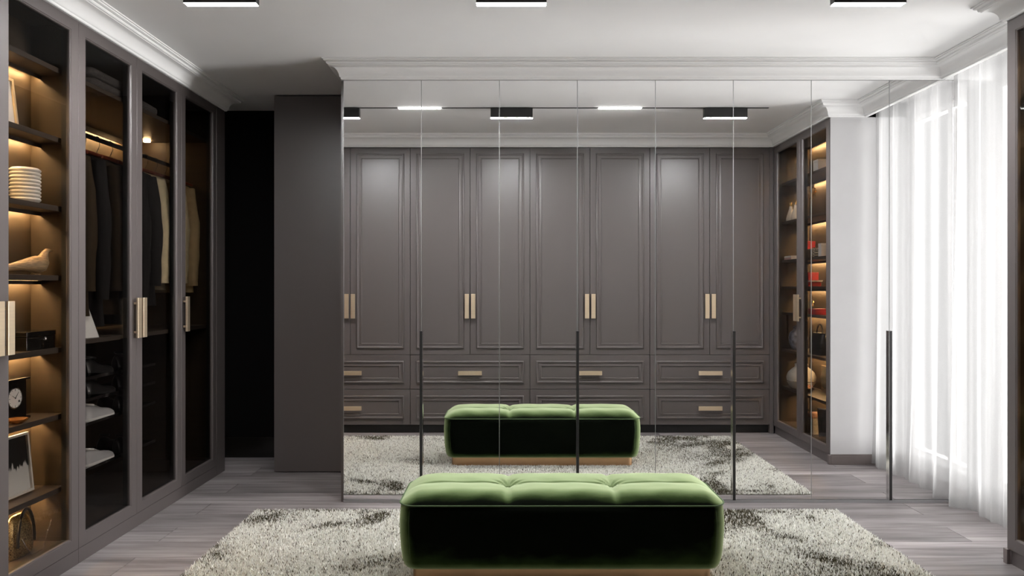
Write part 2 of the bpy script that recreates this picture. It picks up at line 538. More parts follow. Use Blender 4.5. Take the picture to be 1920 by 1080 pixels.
# crown moulding swept round the room
prof = [(0, 0), (0.010, 0), (0.014, 0.004), (0.014, 0.011), (0.020, 0.014)]
for i in range(0, 9):
    a = math.radians(90 * i / 8)
    prof.append((0.022 + 0.056 * (1 - math.cos(a)), 0.017 + 0.058 * math.sin(a)))
prof += [(0.080, 0.078), (0.086, 0.080), (0.090, 0.086), (0.090, 0.092), (0.098, 0.094), (0.104, 0.099), (0.104, 0.104), (0.112, 0.105), (0.112, 0.1115), (0, 0.1115)]
path = [(-2.9, 5.53), (XL, 5.53), (XL, YB), (XR, YB), (XR, 3.675), (2.76, 3.675), (2.76, YM), (-1.081, YM), (-1.081, 5.40)]
path = [Vector(p) for p in path]
rr = []
for i, p in enumerate(path):
    ns = []
    if i > 0:
        d = (path[i] - path[i - 1]).normalized(); ns.append(Vector((-d.y, d.x)))
    if i < len(path) - 1:
        d = (path[i + 1] - path[i]).normalized(); ns.append(Vector((-d.y, d.x)))
    n = ns[0] if len(ns) == 1 else (ns[0] + ns[1]) / (1 + ns[0].dot(ns[1]))
    rr.append([(p.x + n.x * u, p.y + n.y * u, ZD + v) for u, v in prof])
struct('trim_1', MB().loft(rr), M['white'], smooth=32)

# far-left passage: flush tall door and the jamb beside the mirrored wardrobe
d1 = struct('door_1', B(-1.777, -1.24, 5.475, 5.515, 0.006, 2.812), M['taupe'], bevel=0.002)
struct('wall_jamb', B(-1.262, -1.106, 5.405, 5.474, 0, ZC), M['taupe'])
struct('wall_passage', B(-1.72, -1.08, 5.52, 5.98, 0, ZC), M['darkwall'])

# ------------------------------------------------------------------ door builders
def handle_bar(parent, P, u0, u1, v0, v1, name='handle', m='brass', base=0.022, proud=0.034):
    """flat bar on two posts; u across, v up, w outwards"""
    mb = MB()
    def bx(a0, a1, b0, b1, c0, c1):
        q = [P(a, b, c) for a in (a0, a1) for b in (b0, b1) for c in (c0, c1)]
        xs, ys, zs = zip(*q)
        mb.box(min(xs), max(xs), min(ys), max(ys), min(zs), max(zs))
    bx(u0, u1, v0, v1, base, proud)
    if v1 - v0 > u1 - u0:
        c = (u0 + u1) / 2
        for t in (0.14, 0.86):
            vv = v0 + (v1 - v0) * t
            bx(c - 0.006, c + 0.006, vv - 0.006, vv + 0.006, 0, base)
    else:
        c = (v0 + v1) / 2
        for t in (0.14, 0.86):
            uu = u0 + (u1 - u0) * t
            bx(uu - 0.006, uu + 0.006, c - 0.006, c + 0.006, 0, base)
    return mb.build(name, M[m], parent, bevel=0.0015)

def glass_door(parent, P, u0, u1, v0, v1, hu=None, st=0.066):
    g = 0.0012
    mb = MB()
    rings_frame(mb, u0 + g, u1 - g, v0, v1, [(0, -0.022), (0, -0.001), (0.001, 0), (st - 0.008, 0), (st - 0.006, -0.003), (st - 0.003, -0.003), (st, -0.007), (st, -0.022), (0, -0.022)], P)
    d = mb.build('door', M['taupe'], parent)
    pb = MB()
    rings_frame(pb, u0 + st - 0.004, u1 - st + 0.004, v0 + st - 0.004, v1 - st + 0.004, [(0, -0.018), (0, -0.013)], P, True, True)
    pb.build('glass_pane', M['glass'], d)
    # dark inner rebate of the frame
    rb = MB()
    rings_frame(rb, u0 + g, u1 - g, v0, v1, [(st - 0.001, -0.0225), (st - 0.001, -0.046), (0.012, -0.046), (0.012, -0.0225), (st - 0.001, -0.0225)], P)
    rb.build('inner_rebate', M['black'], d)
    if hu is not None:
        handle_bar(d, P, hu[0], hu[1], 1.092, 1.322)
    return d

PLeft = lambda u, v, h: (XL + h, u, v)
PRight = lambda u, v, h: (XR - h, u, v)
PBack = lambda u, v, h: (u, YB + h, v)

# ------------------------------------------------------------------ left display cabinet
DW = 0.570
SE = [3.095 - DW + 0.0, 3.095, 3.665, 4.235, 4.805, 5.375]   # door seams
dc = thing('display_cabinet', (XL, 3.09, 0), 'shallow taupe display cabinet with smoked glass door and lit shelves of ornaments at picture left', 'cabinet')
XI = XL - 0.048          # interior front
XBK = -2.392             # interior back
body = MB()
body.box(XBK - 0.02, XBK, SE[0] + 0.02, 3.645, 0.12, 2.70)
body.build('back_panel', M['interior'], dc)
B(XBK - 0.02, XI, 3.645, 3.668, 0.12, 2.70).build('side_panel', M['interior'], dc)
B(XBK - 0.02, XI, SE[0] - 0.002, SE[0] + 0.02, 0.12, 2.70).build('side_panel', M['interior'], dc)
B(XBK - 0.02, XI, SE[0] + 0.02, 3.645, 2.68, 2.70).build('top_panel', M['interior'], dc)
B(XBK - 0.02, XI, SE[0] + 0.02, 3.645, 0.10, 0.12).build('bottom_panel', M['shelf'], dc)
B(XBK - 0.02, XL - 0.001, YB + 0.002, SE[2], 0.0, 0.073).build('plinth', M['taupe'], dc)
B(XL - 0.05, XL - 0.001, YB + 0.002, SE[0] - 0.003, 0.0735, ZD).build('filler_panel', M['taupe'], dc)
LZ = [2.458, 2.118, 1.780, 1.440, 1.085, 0.758, 0.397]
for z in LZ:
    sh = B(XBK, XI - 0.012, SE[0] + 0.02, 3.645, z - 0.026, z).build('shelf', M['shelf'], dc, bevel=0.002)
    B(XBK + 0.026, XBK + 0.040, SE[0] + 0.04, 3.63, z - 0.0315, z - 0.0265).build('light_strip', M['led'], sh)
    B(XBK + 0.046, XBK + 0.052, SE[0] + 0.021, 3.644, z - 0.044, z - 0.0262).build('shelf_lip', M['shelf'], sh)
glass_door(dc, PLeft, SE[0], SE[1], 0.075, ZD - 0.002, (SE[1] - 0.052, SE[1] - 0.010))
glass_door(dc, PLeft, SE[1], SE[2], 0.075, ZD - 0.002, (SE[1] + 0.010, SE[1] + 0.052))

# ------------------------------------------------------------------ left clothes wardrobe
cw = thing('glass_wardrobe', (XL, 4.52, 0), 'tall taupe wardrobe with three smoked glass doors, hanging clothes inside', 'wardrobe')
XB2 = -2.84
Y0, Y1 = 3.670, 5.372
B(XB2 - 0.02, XB2, Y0, Y1, 0.10, 2.70).build('back_panel', M['interior'], cw)
B(XB2, XI, Y0, Y0 + 0.018, 0.12, 2.68).build('side_panel', M['interior'], cw)
B(XB2, XI, Y1 - 0.018, Y1, 0.12, 2.68).build('side_panel', M['interior'], cw)
B(XB2, XI, Y0, Y1, 2.68, 2.70).build('top_panel', M['interior'], cw)
B(XB2, XI, Y0, Y1, 0.10, 0.12).build('bottom_panel', M['shelf'], cw)
B(XB2, XL - 0.001, Y0 - 0.003, Y1, 0.0, 0.073).build('plinth', M['taupe'], cw)
B(XL - 0.60, XL + 0.001, Y1 + 0.003, 5.53, 0.0, ZD).build('end_panel', M['taupe'], cw, bevel=0.002)
YA, YZ = Y0 + 0.019, Y1 - 0.019
s_top = B(XB2, XI - 0.012, YA, YZ, 2.438, 2.462).build('shelf', M['shelf'], cw, bevel=0.002)
B(XB2 + 0.030, XB2 + 0.048, YA + 0.04, YZ - 0.04, 2.430, 2.4375).build('light_strip', M['led'], s_top)
B(XB2 + 0.056, XB2 + 0.064, YA, YZ, 2.402, 2.4378).build('shelf_lip', M['shelf'], s_top)
MB().lathe([(0.0, 0), (0.022, 0), (0.024, 0.003), (0.024, 0.012), (0, 0.012)], (-2.62, 5.26, 2.4255), 20).build('puck_light', M['spot'], s_top, smooth=40)
B(XB2, XI - 0.012, YA, YZ, 1.085, 1.110).build('shelf', M['shelf'], cw, bevel=0.002)
# rod with brackets
MB().tube([(-2.47, YA, 2.262), (-2.47, YZ, 2.262)], 0.014, 14).build('hanging_rail', M['black'], cw, smooth=40)
for yy in (YA + 0.008, YZ - 0.008):
    MB().tube([(-2.47, yy - 0.007, 2.262), (-2.47, yy + 0.007, 2.262)], 0.024, 14).build('rail_socket', M['black'], cw, smooth=40)
SH2 = [0.905, 0.790, 0.664, 0.424]
for z in SH2:
    g_ = B(XI - 0.30, XI - 0.03, YA, 4.60, z - 0.010, z).build('shoe_shelf', M['blackgloss'], cw, bevel=0.002)
    B(XI - 0.030, XI - 0.024, YA, 4.60, z - 0.012, z + 0.004).build('shelf_lip', M['chrome'], g_)
for i in (2, 3, 4):
    hu = {2: (SE[3] - 0.052, SE[3] - 0.010), 3: (SE[3] + 0.010, SE[3] + 0.052), 4: (SE[4] + 0.010, SE[4] + 0.052)}[i]
    glass_door(cw, PLeft, SE[i], SE[i + 1], 0.075, ZD - 0.002, hu)

# ------------------------------------------------------------------ right display cabinet (seen edge-on and in the mirror)
rc = thing('display_cabinet', (XR, 3.07, 0), 'dark taupe glass-door display cabinet with lit shelves beside the curtain, mostly seen in the mirror', 'cabinet')
XIR, XBR = XR + 0.048, 2.80
RY0, RY1 = 2.475, 3.656
B(XBR, XBR + 0.02, RY0, RY1, 0.10, 2.70).build('back_panel', M['interior'], rc)
B(XIR, XBR, RY0, RY0 + 0.018, 0.12, 2.68).build('side_panel', M['interior'], rc)
B(XIR, XBR, RY1 - 0.018, RY1, 0.12, 2.68).build('side_panel', M['interior'], rc)
B(XIR, XBR, RY0, RY1, 2.68, 2.70).build('top_panel', M['interior'], rc)
B(XIR, XBR, RY0, RY1, 0.10, 0.12).build('bottom_panel', M['shelf'], rc)
B(XR + 0.012, XR + 0.05, YB + 0.002, 3.656, 0.0, 0.073).build('plinth', M['taupe'], rc)
B(XR + 0.001, XR + 0.046, 2.458, 2.476, 0.0735, ZD - 0.002).build('filler_panel', M['taupe'], rc)
RZ = [2.362, 1.998, 1.640, 1.392, 1.152, 0.808, 0.458]
for z in RZ:
    sh = B(XIR + 0.012, XBR, RY0 + 0.019, RY1 - 0.019, z - 0.024, z).build('shelf', M['shelf'], rc, bevel=0.002)
    B(XBR - 0.046, XBR - 0.032, RY0 + 0.05, RY1 - 0.05, z - 0.0295, z - 0.0245).build('light_strip', M['led'], sh)
    B(XBR - 0.060, XBR - 0.054, RY0 + 0.02, RY1 - 0.02, z - 0.042, z - 0.0242).build('shelf_lip', M['shelf'], sh)
B(XBR - 0.046, XBR - 0.032, RY0 + 0.05, RY1 - 0.05, 2.674, 2.6795).build('light_strip', M['led'], rc)
B(XBR - 0.060, XBR - 0.054, RY0 + 0.02, RY1 - 0.02, 2.660, 2.6798).build('light_lip', M['shelf'], rc)
glass_door(rc, PRight, 2.478, 3.073, 0.075, ZD - 0.002, (3.073 - 0.052, 3.073 - 0.010))
glass_door(rc, PRight, 3.073, 3.672, 0.075, ZD - 0.002, (3.073 + 0.010, 3.073 + 0.052))

# ------------------------------------------------------------------ panelled wardrobes facing the mirror
MOULD = [(0, 0), (0, 0.006), (0.004, 0.011), (0.010, 0.012), (0.016, 0.010), (0.020, 0.004), (0.036, 0.003), (0.042, 0.007), (0.048, 0.007), (0.052, 0.0), (0, 0)]
U0, UW = -2.099, 0.5675
unit_lab = ['taupe panelled two-door wardrobe with two drawers, first in the mirror row beside the passage',
            'taupe panelled two-door wardrobe with two drawers, second from the passage in the mirrored row',
            'taupe panelled two-door wardrobe with two drawers, third from the passage in the mirrored row',
            'taupe panelled two-door wardrobe with two drawers, last in the mirrored row beside the display cabinet']
def panel_unit(x0, label):
    t = thing('panelled_wardrobe', (x0 + UW, YB, 0), label, 'wardrobe', 'panelled wardrobes facing the mirror')
    x1 = x0 + 2 * UW
    B(x0, x1, YB - 0.60, YB - 0.024, 0.08, ZD).build('carcass', M['taupe'], t)
    B(x0, x1, YB - 0.55, YB - 0.045, 0.0, 0.079).build('plinth', M['black'], t)
    g = 0.0024
    def front(name, a0, a1, b0, b1, hb):
        d = B(a0 + g, a1 - g, YB - 0.022, YB, b0 + g, b1 - g).build(name, M['taupe'], t, bevel=0.0012)
        mb = MB()
        m_ = 0.058
        rings_frame(mb, a0 + m_, a1 - m_, b0 + m_, b1 - m_, [(a, h + 0.0002) for a, h in MOULD], PBack)
        mb.build('moulding', M['taupe'], d, smooth=50)
        handle_bar(d, PBack, *hb)
        return d
    xm = x0 + UW
    front('door', x0, xm, 0.746, ZD - 0.002, (xm - 0.050, xm - 0.010, 1.090, 1.322))
    front('door', xm, x1, 0.746, ZD - 0.002, (xm + 0.010, xm + 0.050, 1.090, 1.322))
    for b0, b1 in ((0.418, 0.746), (0.080, 0.418)):
        zc = (b0 + b1) / 2 - 0.008
        front('drawer', x0, x1, b0, b1, (xm - 0.112, xm + 0.112, zc - 0.020, zc + 0.020))
    return t
def hide_vp(o):
    o.hide_viewport = True
    for c in o.children: hide_vp(c)
for i in range(4):
    t = panel_unit(U0 + i * 2 * UW, unit_lab[i])
    HIDE.append(t)
ff = MB().box(XL + 0.002, U0 - 0.001, YB - 0.5, YB - 0.002, 0, ZD).box(U0 + 8 * UW + 0.001, XR - 0.001, YB - 0.5, YB - 0.002, 0, ZD)
f_ = struct('trim_3', ff, M['taupe']); HIDE.append(f_)

# ------------------------------------------------------------------ mirrored wardrobe
mw = thing('mirrored_wardrobe', (0.9, YM, 0), 'long wardrobe with eight full-height mirror doors reflecting the whole dressing room', 'wardrobe')
B(-1.101, 2.92, YM + 0.024, 5.40, 0.0, ZD - 0.001).build('carcass', M['taupe'], mw)
B(-1.081, 2.92, YM - 0.004, YM + 0.022, 0.0, 0.021).build('bottom_track', M['alu'], mw, bevel=0.001)
for i in range(8):
    x0 = -1.081 + i * 0.5
    d = B(x0 + 0.002, x0 + 0.498, YM, YM + 0.018, 0.024, ZD - 0.003).build('mirror_door', M['mirror'], mw)
    e = MB()
    e.box(x0 + 0.0006, x0 + 0.0019, YM - 0.001, YM + 0.018, 0.024, ZD - 0.003)
    e.box(x0 + 0.4981, x0 + 0.4994, YM - 0.001, YM + 0.018, 0.024, ZD - 0.003)
    e.build('edge_trim', M['alu'], d)
    if i % 2 == 0 and i < 8:
        xh = x0 + 0.5
        h = B(xh - 0.0085, xh + 0.0085, YM - 0.020, YM - 0.002, 0.022, 1.102).build('long_handle', M['black'], d)
        hb = MB().box(xh - 0.0105, xh - 0.0087, YM - 0.019, YM - 0.001, 0.022, 1.104).box(xh + 0.0087, xh + 0.0105, YM - 0.019, YM - 0.001, 0.022, 1.104)
        hb.build('chrome_edge', M['chrome'], h)

# ------------------------------------------------------------------ sheer curtain
def curtain():
    ny, nz = 520, 60
    y0, y1 = 3.700, 4.694
    vs = []
    for i in range(ny + 1):
        u = i / ny
        yy = y0 + (y1 - y0) * u
        ph = yy * 2 * math.pi
        hem = 0.006 + 0.010 * (0.5 + 0.5 * math.sin(yy * 9.0 + 1)) + 0.004 * math.sin(yy * 31)
        for j in range(nz + 1):
            v = j / nz
            zz = hem + (2.80 - hem) * v
            fl = 1 - v
            wob = 0.25 * math.sin(2.1 * v + yy * 5) * fl
            a = 0.021 * math.sin(ph * 4.1 + wob * 3 + 0.8 * math.sin(ph * 1.3)) + 0.008 * math.sin(ph * 9.7 + 1.3 + wob * 4) + 0.0025 * math.sin(ph * 21 + 0.4)
            b = 0.020 * fl ** 1.6 * math.sin(ph * 2.3 + 0.8)
            xx = 2.822 + a * (0.75 + 0.5 * fl) + b - 0.014 * fl ** 2
            ys = yy + 0.010 * math.cos(ph * 4.1) * (0.4 + 0.6 * fl)
            vs.append((xx, min(max(ys, 3.690), 4.697), zz))
    fs = []
    n = nz + 1
    for i in range(ny):
        for j in range(nz):
            fs.append((i * n + j, (i + 1) * n + j, (i + 1) * n + j + 1, i * n + j + 1))
    return MB().add(vs, fs)
cu = curtain().build('sheer_curtain', M['sheer'], None, smooth=80)
recentre(cu, (2.82, 4.2, 0))
tag(cu, 'floor-length sheer white curtain in soft folds hanging over the window', 'curtain')

# ------------------------------------------------------------------ ceiling track and lamps
LY = 3.52
tr = B(-1.78, 2.058, LY - 0.011, LY + 0.011, ZC - 0.0035, ZC - 0.0002).build('ceiling_track', M['black'])
recentre(tr, (0.14, LY, ZC))
tag(tr, 'long thin black lighting track set along the ceiling', 'light track')
lamp_labels = ['black box ceiling lamp with glowing underside nearest the glass wardrobe', 'black box ceiling lamp with glowing underside in the middle of the track', 'black box ceiling lamp with glowing underside nearest the curtain']
for (a, b), lb in zip(((-1.569, -1.222), (-0.171, 0.165), (1.538, 1.882)), lamp_labels):
    t = thing('ceiling_lamp', ((a + b) / 2, LY, ZC), lb, 'lamp', 'box lamps on the ceiling track')
    hs = MB().box(a, b, LY - 0.024, LY + 0.024, 2.7437, ZC - 0.004)
    hs.box(a, b, LY - 0.024, LY - 0.0225, 2.7395, 2.7437).box(a, b, LY + 0.0225, LY + 0.024, 2.7395, 2.7437)
    hs.box(a, a + 0.0015, LY - 0.0225, LY + 0.0225, 2.7395, 2.7437).box(b - 0.0015, b, LY - 0.0225, LY + 0.0225, 2.7395, 2.7437)
    hs.build('housing', M['black'], t)
    B(a + 0.002, b - 0.002, LY - 0.0222, LY + 0.0222, 2.7410, 2.7435).build('diffuser', M['lamp'], t)
for (a, b), lb in zip(((-0.911, -0.569), (0.693, 1.036)), ('slim white line light flush in the track, on the passage side of the middle lamp', 'slim white line light flush in the track, on the curtain side of the middle lamp')):
    o = B(a, b, LY - 0.013, LY + 0.013, ZC - 0.0075, ZC - 0.0037).build('line_light', M['lampslot'])
    recentre(o, ((a + b) / 2, LY, ZC))
    tag(o, lb, 'lamp', 'line lights in the ceiling track')

# ------------------------------------------------------------------ rug
RX0, RX1, RUY0, RUY1 = -1.575, 2.000, 2.640, 4.520
rug = thing('shag_rug', ((RX0 + RX1) / 2, (RUY0 + RUY1) / 2, 0), 'large cream and olive speckled shag rug under the green bench', 'rug')
B(RX0 + 0.004, RX1 - 0.004, RUY0 + 0.004, RUY1 - 0.004, 0.001, 0.007).build('backing', mat('rug_backing', (0.30, 0.29, 0.24), 0.95, var=0.2, scale=(60, 60, 60)), rug)
def vnoise(x, y, sc, seed):
    rs = np.random.RandomState(seed); g = rs.rand(64, 64)
    fx, fy = x * sc, y * sc
    ix, iy = np.floor(fx).astype(int), np.floor(fy).astype(int)
    tx, ty = fx - ix, fy - iy
    tx = tx * tx * (3 - 2 * tx); ty = ty * ty * (3 - 2 * ty)
    G = lambda a, b: g[a % 64, b % 64]
    return (G(ix, iy) * (1 - tx) + G(ix + 1, iy) * tx) * (1 - ty) + (G(ix, iy + 1) * (1 - tx) + G(ix + 1, iy + 1) * tx) * ty
def pile():
    N = 270000
    rs = np.random.RandomState(3)
    px = RX0 + rs.rand(N) * (RX1 - RX0); py = RUY0 + rs.rand(N) * (RUY1 - RUY0)
    ang = rs.rand(N) * 6.283; lean = rs.rand(N) * 0.009; la = rs.rand(N) * 6.283
    w = 0.0028 + rs.rand(N) * 0.0026; h = 0.013 + rs.rand(N) * 0.011
    v = np.zeros((N, 3, 3))
    v[:, 0, 0] = px - w * np.cos(ang); v[:, 0, 1] = py - w * np.sin(ang); v[:, 0, 2] = 0.004
    v[:, 1, 0] = px + w * np.cos(ang); v[:, 1, 1] = py + w * np.sin(ang); v[:, 1, 2] = 0.004
    v[:, 2, 0] = px + lean * np.cos(la); v[:, 2, 1] = py + lean * np.sin(la); v[:, 2, 2] = h
    v[:, 2, 0] += 0.3 * w * np.cos(ang)
    # tone: clumped speckle, darker worn-looking patches along the borders and two streaks
    n1 = 0.55 * vnoise(px, py, 2.3, 1) + 0.30 * vnoise(px, py, 5.1, 2) + 0.15 * vnoise(px, py, 14, 5)
    ed = np.minimum.reduce([px - RX0, RX1 - px, py - RUY0, RUY1 - py])
    patch = np.clip((n1 - 0.56) / 0.12, 0, 1) * np.clip(1.15 - ed / 0.75, 0.12, 1)
    def blob(cx, cy, sx, sy, rot, k):
        c, s_ = math.cos(rot), math.sin(rot)
        dx, dy = px - cx, py - cy
        a = (dx * c + dy * s_) / sx; b = (-dx * s_ + dy * c) / sy
        return k * np.exp(-(a * a + b * b)) * (0.45 + 1.1 * vnoise(px, py, 9, 8))
    for bl in ((-1.44, 4.36, 0.16, 0.10, 0.3, 0.8), (-1.02, 4.24, 0.14, 0.05, 0.5, 0.75), (-1.50, 3.75, 0.06, 0.10, 0, 0.6), (1.72, 3.55, 0.50, 0.08, 2.35, 0.85),
               (1.86, 3.30, 0.45, 0.05, 2.2, 0.7), (1.48, 4.06, 0.20, 0.08, 2.2, 0.7), (1.55, 4.47, 0.25, 0.03, 0, 0.9), (-0.72, 3.62, 0.16, 0.08, 0.4, 0.6), (-1.3, 4.5, 0.4, 0.025, 0, 0.7),
               (1.6, 3.0, 0.5, 0.10, 2.6, 0.8), (0.9, 2.75, 0.35, 0.05, 0, 0.6), (-0.6, 2.8, 0.35, 0.06, 0.2, 0.6), (0.6, 4.5, 0.5, 0.02, 0, 0.5)):
        patch = np.maximum(patch, blob(*bl))
    patch = np.clip(patch, 0, 1)
    cl = vnoise(px, py, 130, 4)
    dark = (0.6 * rs.rand(N) + 0.4 * cl) < (0.23 + 0.48 * patch)
    tone = np.where(dark, 0.05 + 0.40 * rs.rand(N), 0.68 + 0.32 * rs.rand(N))
    o = rug['_w']
    v -= np.array(o)
    me = bpy.data.meshes.new('pile')
    me.vertices.add(N * 3); me.loops.add(N * 3); me.polygons.add(N)
    me.vertices.foreach_set('co', v.reshape(-1))
    me.loops.foreach_set('vertex_index', np.arange(N * 3, dtype=np.int32))
    me.polygons.foreach_set('loop_start', np.arange(0, N * 3, 3, dtype=np.int32))
    me.update(calc_edges=True)
    at = me.attributes.new('tone', 'FLOAT', 'POINT')
    at.data.foreach_set('value', np.repeat(tone, 3).astype(np.float32))
    me.materials.append(M['pile'])
    ob = bpy.data.objects.new('pile', me); COL.objects.link(ob); ob.parent = rug
    ob['kind'] = 'stuff'
pile()

# ------------------------------------------------------------------ bench
BCX, BCY, BW, BD = 0.2326, 3.585, 1.515, 0.470
ben = thing('velvet_bench', (BCX, BCY, 0.012), 'long tufted green velvet bench on a brass plinth, standing on the rug', 'bench')
def rrect(w, d, r, n=10):
    pts = []
    for cx, cy, a0 in ((w / 2 - r, d / 2 - r, 0), (-w / 2 + r, d / 2 - r, 90), (-w / 2 + r, -d / 2 + r, 180), (w / 2 - r, -d / 2 + r, 270)):
        for i in range(n + 1):
            a = math.radians(a0 + 90 * i / n)
            pts.append((cx + r * math.cos(a), cy + r * math.sin(a)))
    return pts
ZS = 0.380
mb = MB()
rg = []
for z, ins, r in ((0.078, 0.060, 0.05), (0.076, 0.045, 0.05), (0.082, 0.030, 0.06), (0.094, 0.020, 0.07), (0.115, 0.013, 0.075), (0.16, 0.006, 0.08), (0.24, 0.001, 0.08), (0.30, 0.0, 0.08), (0.35, 0.003, 0.08), (ZS - 0.006, 0.006, 0.08), (ZS, 0.012, 0.08)):
    rg.append([(BCX + x, BCY + y_, z) for x, y_ in rrect(BW - 2 * ins, BD - 2 * ins, r)])
mb.loft(rg)
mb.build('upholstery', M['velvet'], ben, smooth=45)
def cushion():
    nx, ny = 220, 84
    w, d, r = BW - 0.010, BD - 0.010, 0.085
    bx = [-0.2517, 0.2517]
    vs = []
    def g(t): return math.copysign(1 - (1 - abs(t)) ** 1.35, t)
    for i in range(nx + 1):
        for j in range(ny + 1):
            x = g(2 * i / nx - 1) * w / 2; y_ = g(2 * j / ny - 1) * d / 2
            cxx, cyy = w / 2 - r, d / 2 - r
            px, py = abs(x) - cxx, abs(y_) - cyy
            if px > 0 and py > 0:
                p, q = px / r, py / r
                px, py = r * p * math.sqrt(1 - q * q / 2), r * q * math.sqrt(1 - p * p / 2)
                x = math.copysign(cxx + px, x); y_ = math.copysign(cyy + py, y_)
            qx, qy = max(abs(x) - cxx, 0), max(abs(y_) - cyy, 0)
            sd = r - math.hypot(qx, qy) if (qx > 0 or qy > 0) else min(cxx - abs(x), cyy - abs(y_)) + r
            ex = min(max(w / 2 - abs(x), 0) / 0.20, 1); ey = min(max(sd, 0) / 0.10, 1)
            f = 0.35 * math.sqrt(max(0, 1 - (1 - ey) ** 2.1)) + 0.65 * (1 - (1 - ey) ** 2.2)
            fx = math.sqrt(max(0, 1 - (1 - ex) ** 2.4))
            z = ZS + 0.015 * f + 0.041 * f * fx
            # pillow between seams
            sx = min(abs(x - b) for b in bx)
            z -= f * 0.010 * math.exp(-(sx / 0.016) ** 2) + f * 0.006 * math.exp(-(sx / 0.07) ** 2)
            z -= f * 0.007 * math.exp(-(y_ / 0.008) ** 2) * min(1, ex * 1.4) + f * 0.006 * math.exp(-(y_ / 0.05) ** 2)
            for b in bx:
                dx, dy = x - b, y_
                rr_ = math.hypot(dx, dy); an = math.atan2(dy, dx)
                z -= 0.016 * math.exp(-(rr_ / 0.045) ** 1.3)
                z += 0.0032 * math.sin(an * 11 + 0.7) * math.exp(-((rr_ - 0.04) / 0.032) ** 2)
            z += 0.0012 * math.sin(x * 31 + 2 * math.sin(y_ * 17)) * f
            vs.append((BCX + x, BCY + y_, z))
    n = ny + 1
    fs = [(i * n + j, (i + 1) * n + j, (i + 1) * n + j + 1, i * n + j + 1) for i in range(nx) for j in range(ny)]
    return MB().add(vs, fs)
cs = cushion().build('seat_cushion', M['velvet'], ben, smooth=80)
for b in (-0.2517, 0.2517):
    MB().lathe([(0.0, 0.0), (0.012, 0.001), (0.014, 0.004), (0.010, 0.008), (0.0, 0.009)], (BCX + b, BCY, 0.393), 18).build('button', M['velvet'], cs, smooth=60)
ring = [(BCX + x, BCY + y_, ZS) for x, y_ in rrect(BW - 0.004, BD - 0.004, 0.082, 12)]
MB().tube(ring, 0.0035, 8, closed=True).build('piping', M['piping'], ben, smooth=60)
for sx in (-1, 1):
    for sy in (-1, 1):
        pts = []
        for z, ins in ((0.080, 0.034), (0.094, 0.022), (0.115, 0.015), (0.16, 0.008), (0.24, 0.003), (0.30, 0.002), (0.35, 0.005), (ZS, 0.010)):
            k = 0.080 * (1 - math.sin(math.radians(68)))
            kx = 0.080 * (1 - math.cos(math.radians(68)))
            pts.append((BCX + sx * (BW / 2 - ins - kx), BCY + sy * (BD / 2 - ins - k), z))
        MB().tube(pts, 0.003, 6).build('corner_piping', M['piping'], ben, smooth=60)
bp_ = MB().loft([[(BCX + x, BCY + y_, z) for x, y_ in rrect(1.392, 0.36, 0.04, 6)] for z in (0.013, 0.080)])
bp_.build('brass_plinth', M['bronze'], ben, smooth=40)

# ------------------------------------------------------------------ ornaments in the left display cabinet
def one(mb, name, m, loc, label, cat, group=None, **kw):
    o = mb.build(name, M[m], None, **kw)
    recentre(o, loc)
    return tag(o, label, cat, group)

# framed picture leaning on the second shelf
def framed_picture(loc, w, h, lean, label, fm, art, rim=0.014, matw=0.0):
    """stands on loc (front lower edge, end nearest the passage); width runs towards -Y, faces +X, leans back"""
    t = thing('framed_picture', loc, label, 'picture')
    ca, sa = math.cos(lean), math.sin(lean)
    P = lambda u, v, k: (loc[0] - v * sa + k * ca, loc[1] - u, loc[2] + v * ca + k * sa)
    fr = MB()
    rings_frame(fr, 0, w, 0.004, h, [(0, 0), (0, 0.014), (rim, 0.014), (rim, 0.004), (0, 0)], P)
    fr.build('frame', M[fm], t)
    if matw:
        b = MB(); rings_frame(b, rim, w - rim, rim + 0.004, h - rim, [(0, 0.002), (0, 0.005), (matw, 0.005), (matw, 0.002), (0, 0.002)], P)
        b.build('mount', M['paper'], t)
    a = MB(); rings_frame(a, rim + matw, w - rim - matw, rim + matw + 0.004, h - rim - matw, [(0, 0.0015), (0, 0.0035)], P, True, True)
    a.build('print', M[art], t)
    return t
framed_picture((-2.345, 3.47, LZ[1] + 0.003), 0.21, 0.245, 0.12, 'white picture in a pale wood frame leaning on the second lit shelf', 'palewood', 'paper', 0.012)
framed_picture((-2.320, 3.54, LZ[6] + 0.003), 0.23, 0.285, 0.10, 'black and white ink picture in a white frame on the lowest lit shelf', 'ceramic', 'art', 0.011)

# ribbed vase
pr = [(0.0, 0.0), (0.050, 0.0), (0.056, 0.004)]
for i in range(9):
    z = 0.008 + i * 0.0172
    pr += [(0.058, z), (0.064, z + 0.0045), (0.0655, z + 0.0085), (0.064, z + 0.0125), (0.058, z + 0.0165)]
pr += [(0.056, 0.165), (0.050, 0.166), (0.048, 0.155), (0.046, 0.02), (0, 0.02)]
one(MB().lathe(pr, (-2.305, 3.470, LZ[2]), 36), 'ribbed_vase', 'ceramic', (-2.305, 3.470, LZ[2]), 'white ribbed cylinder vase on the third lit shelf', 'vase', smooth=50)

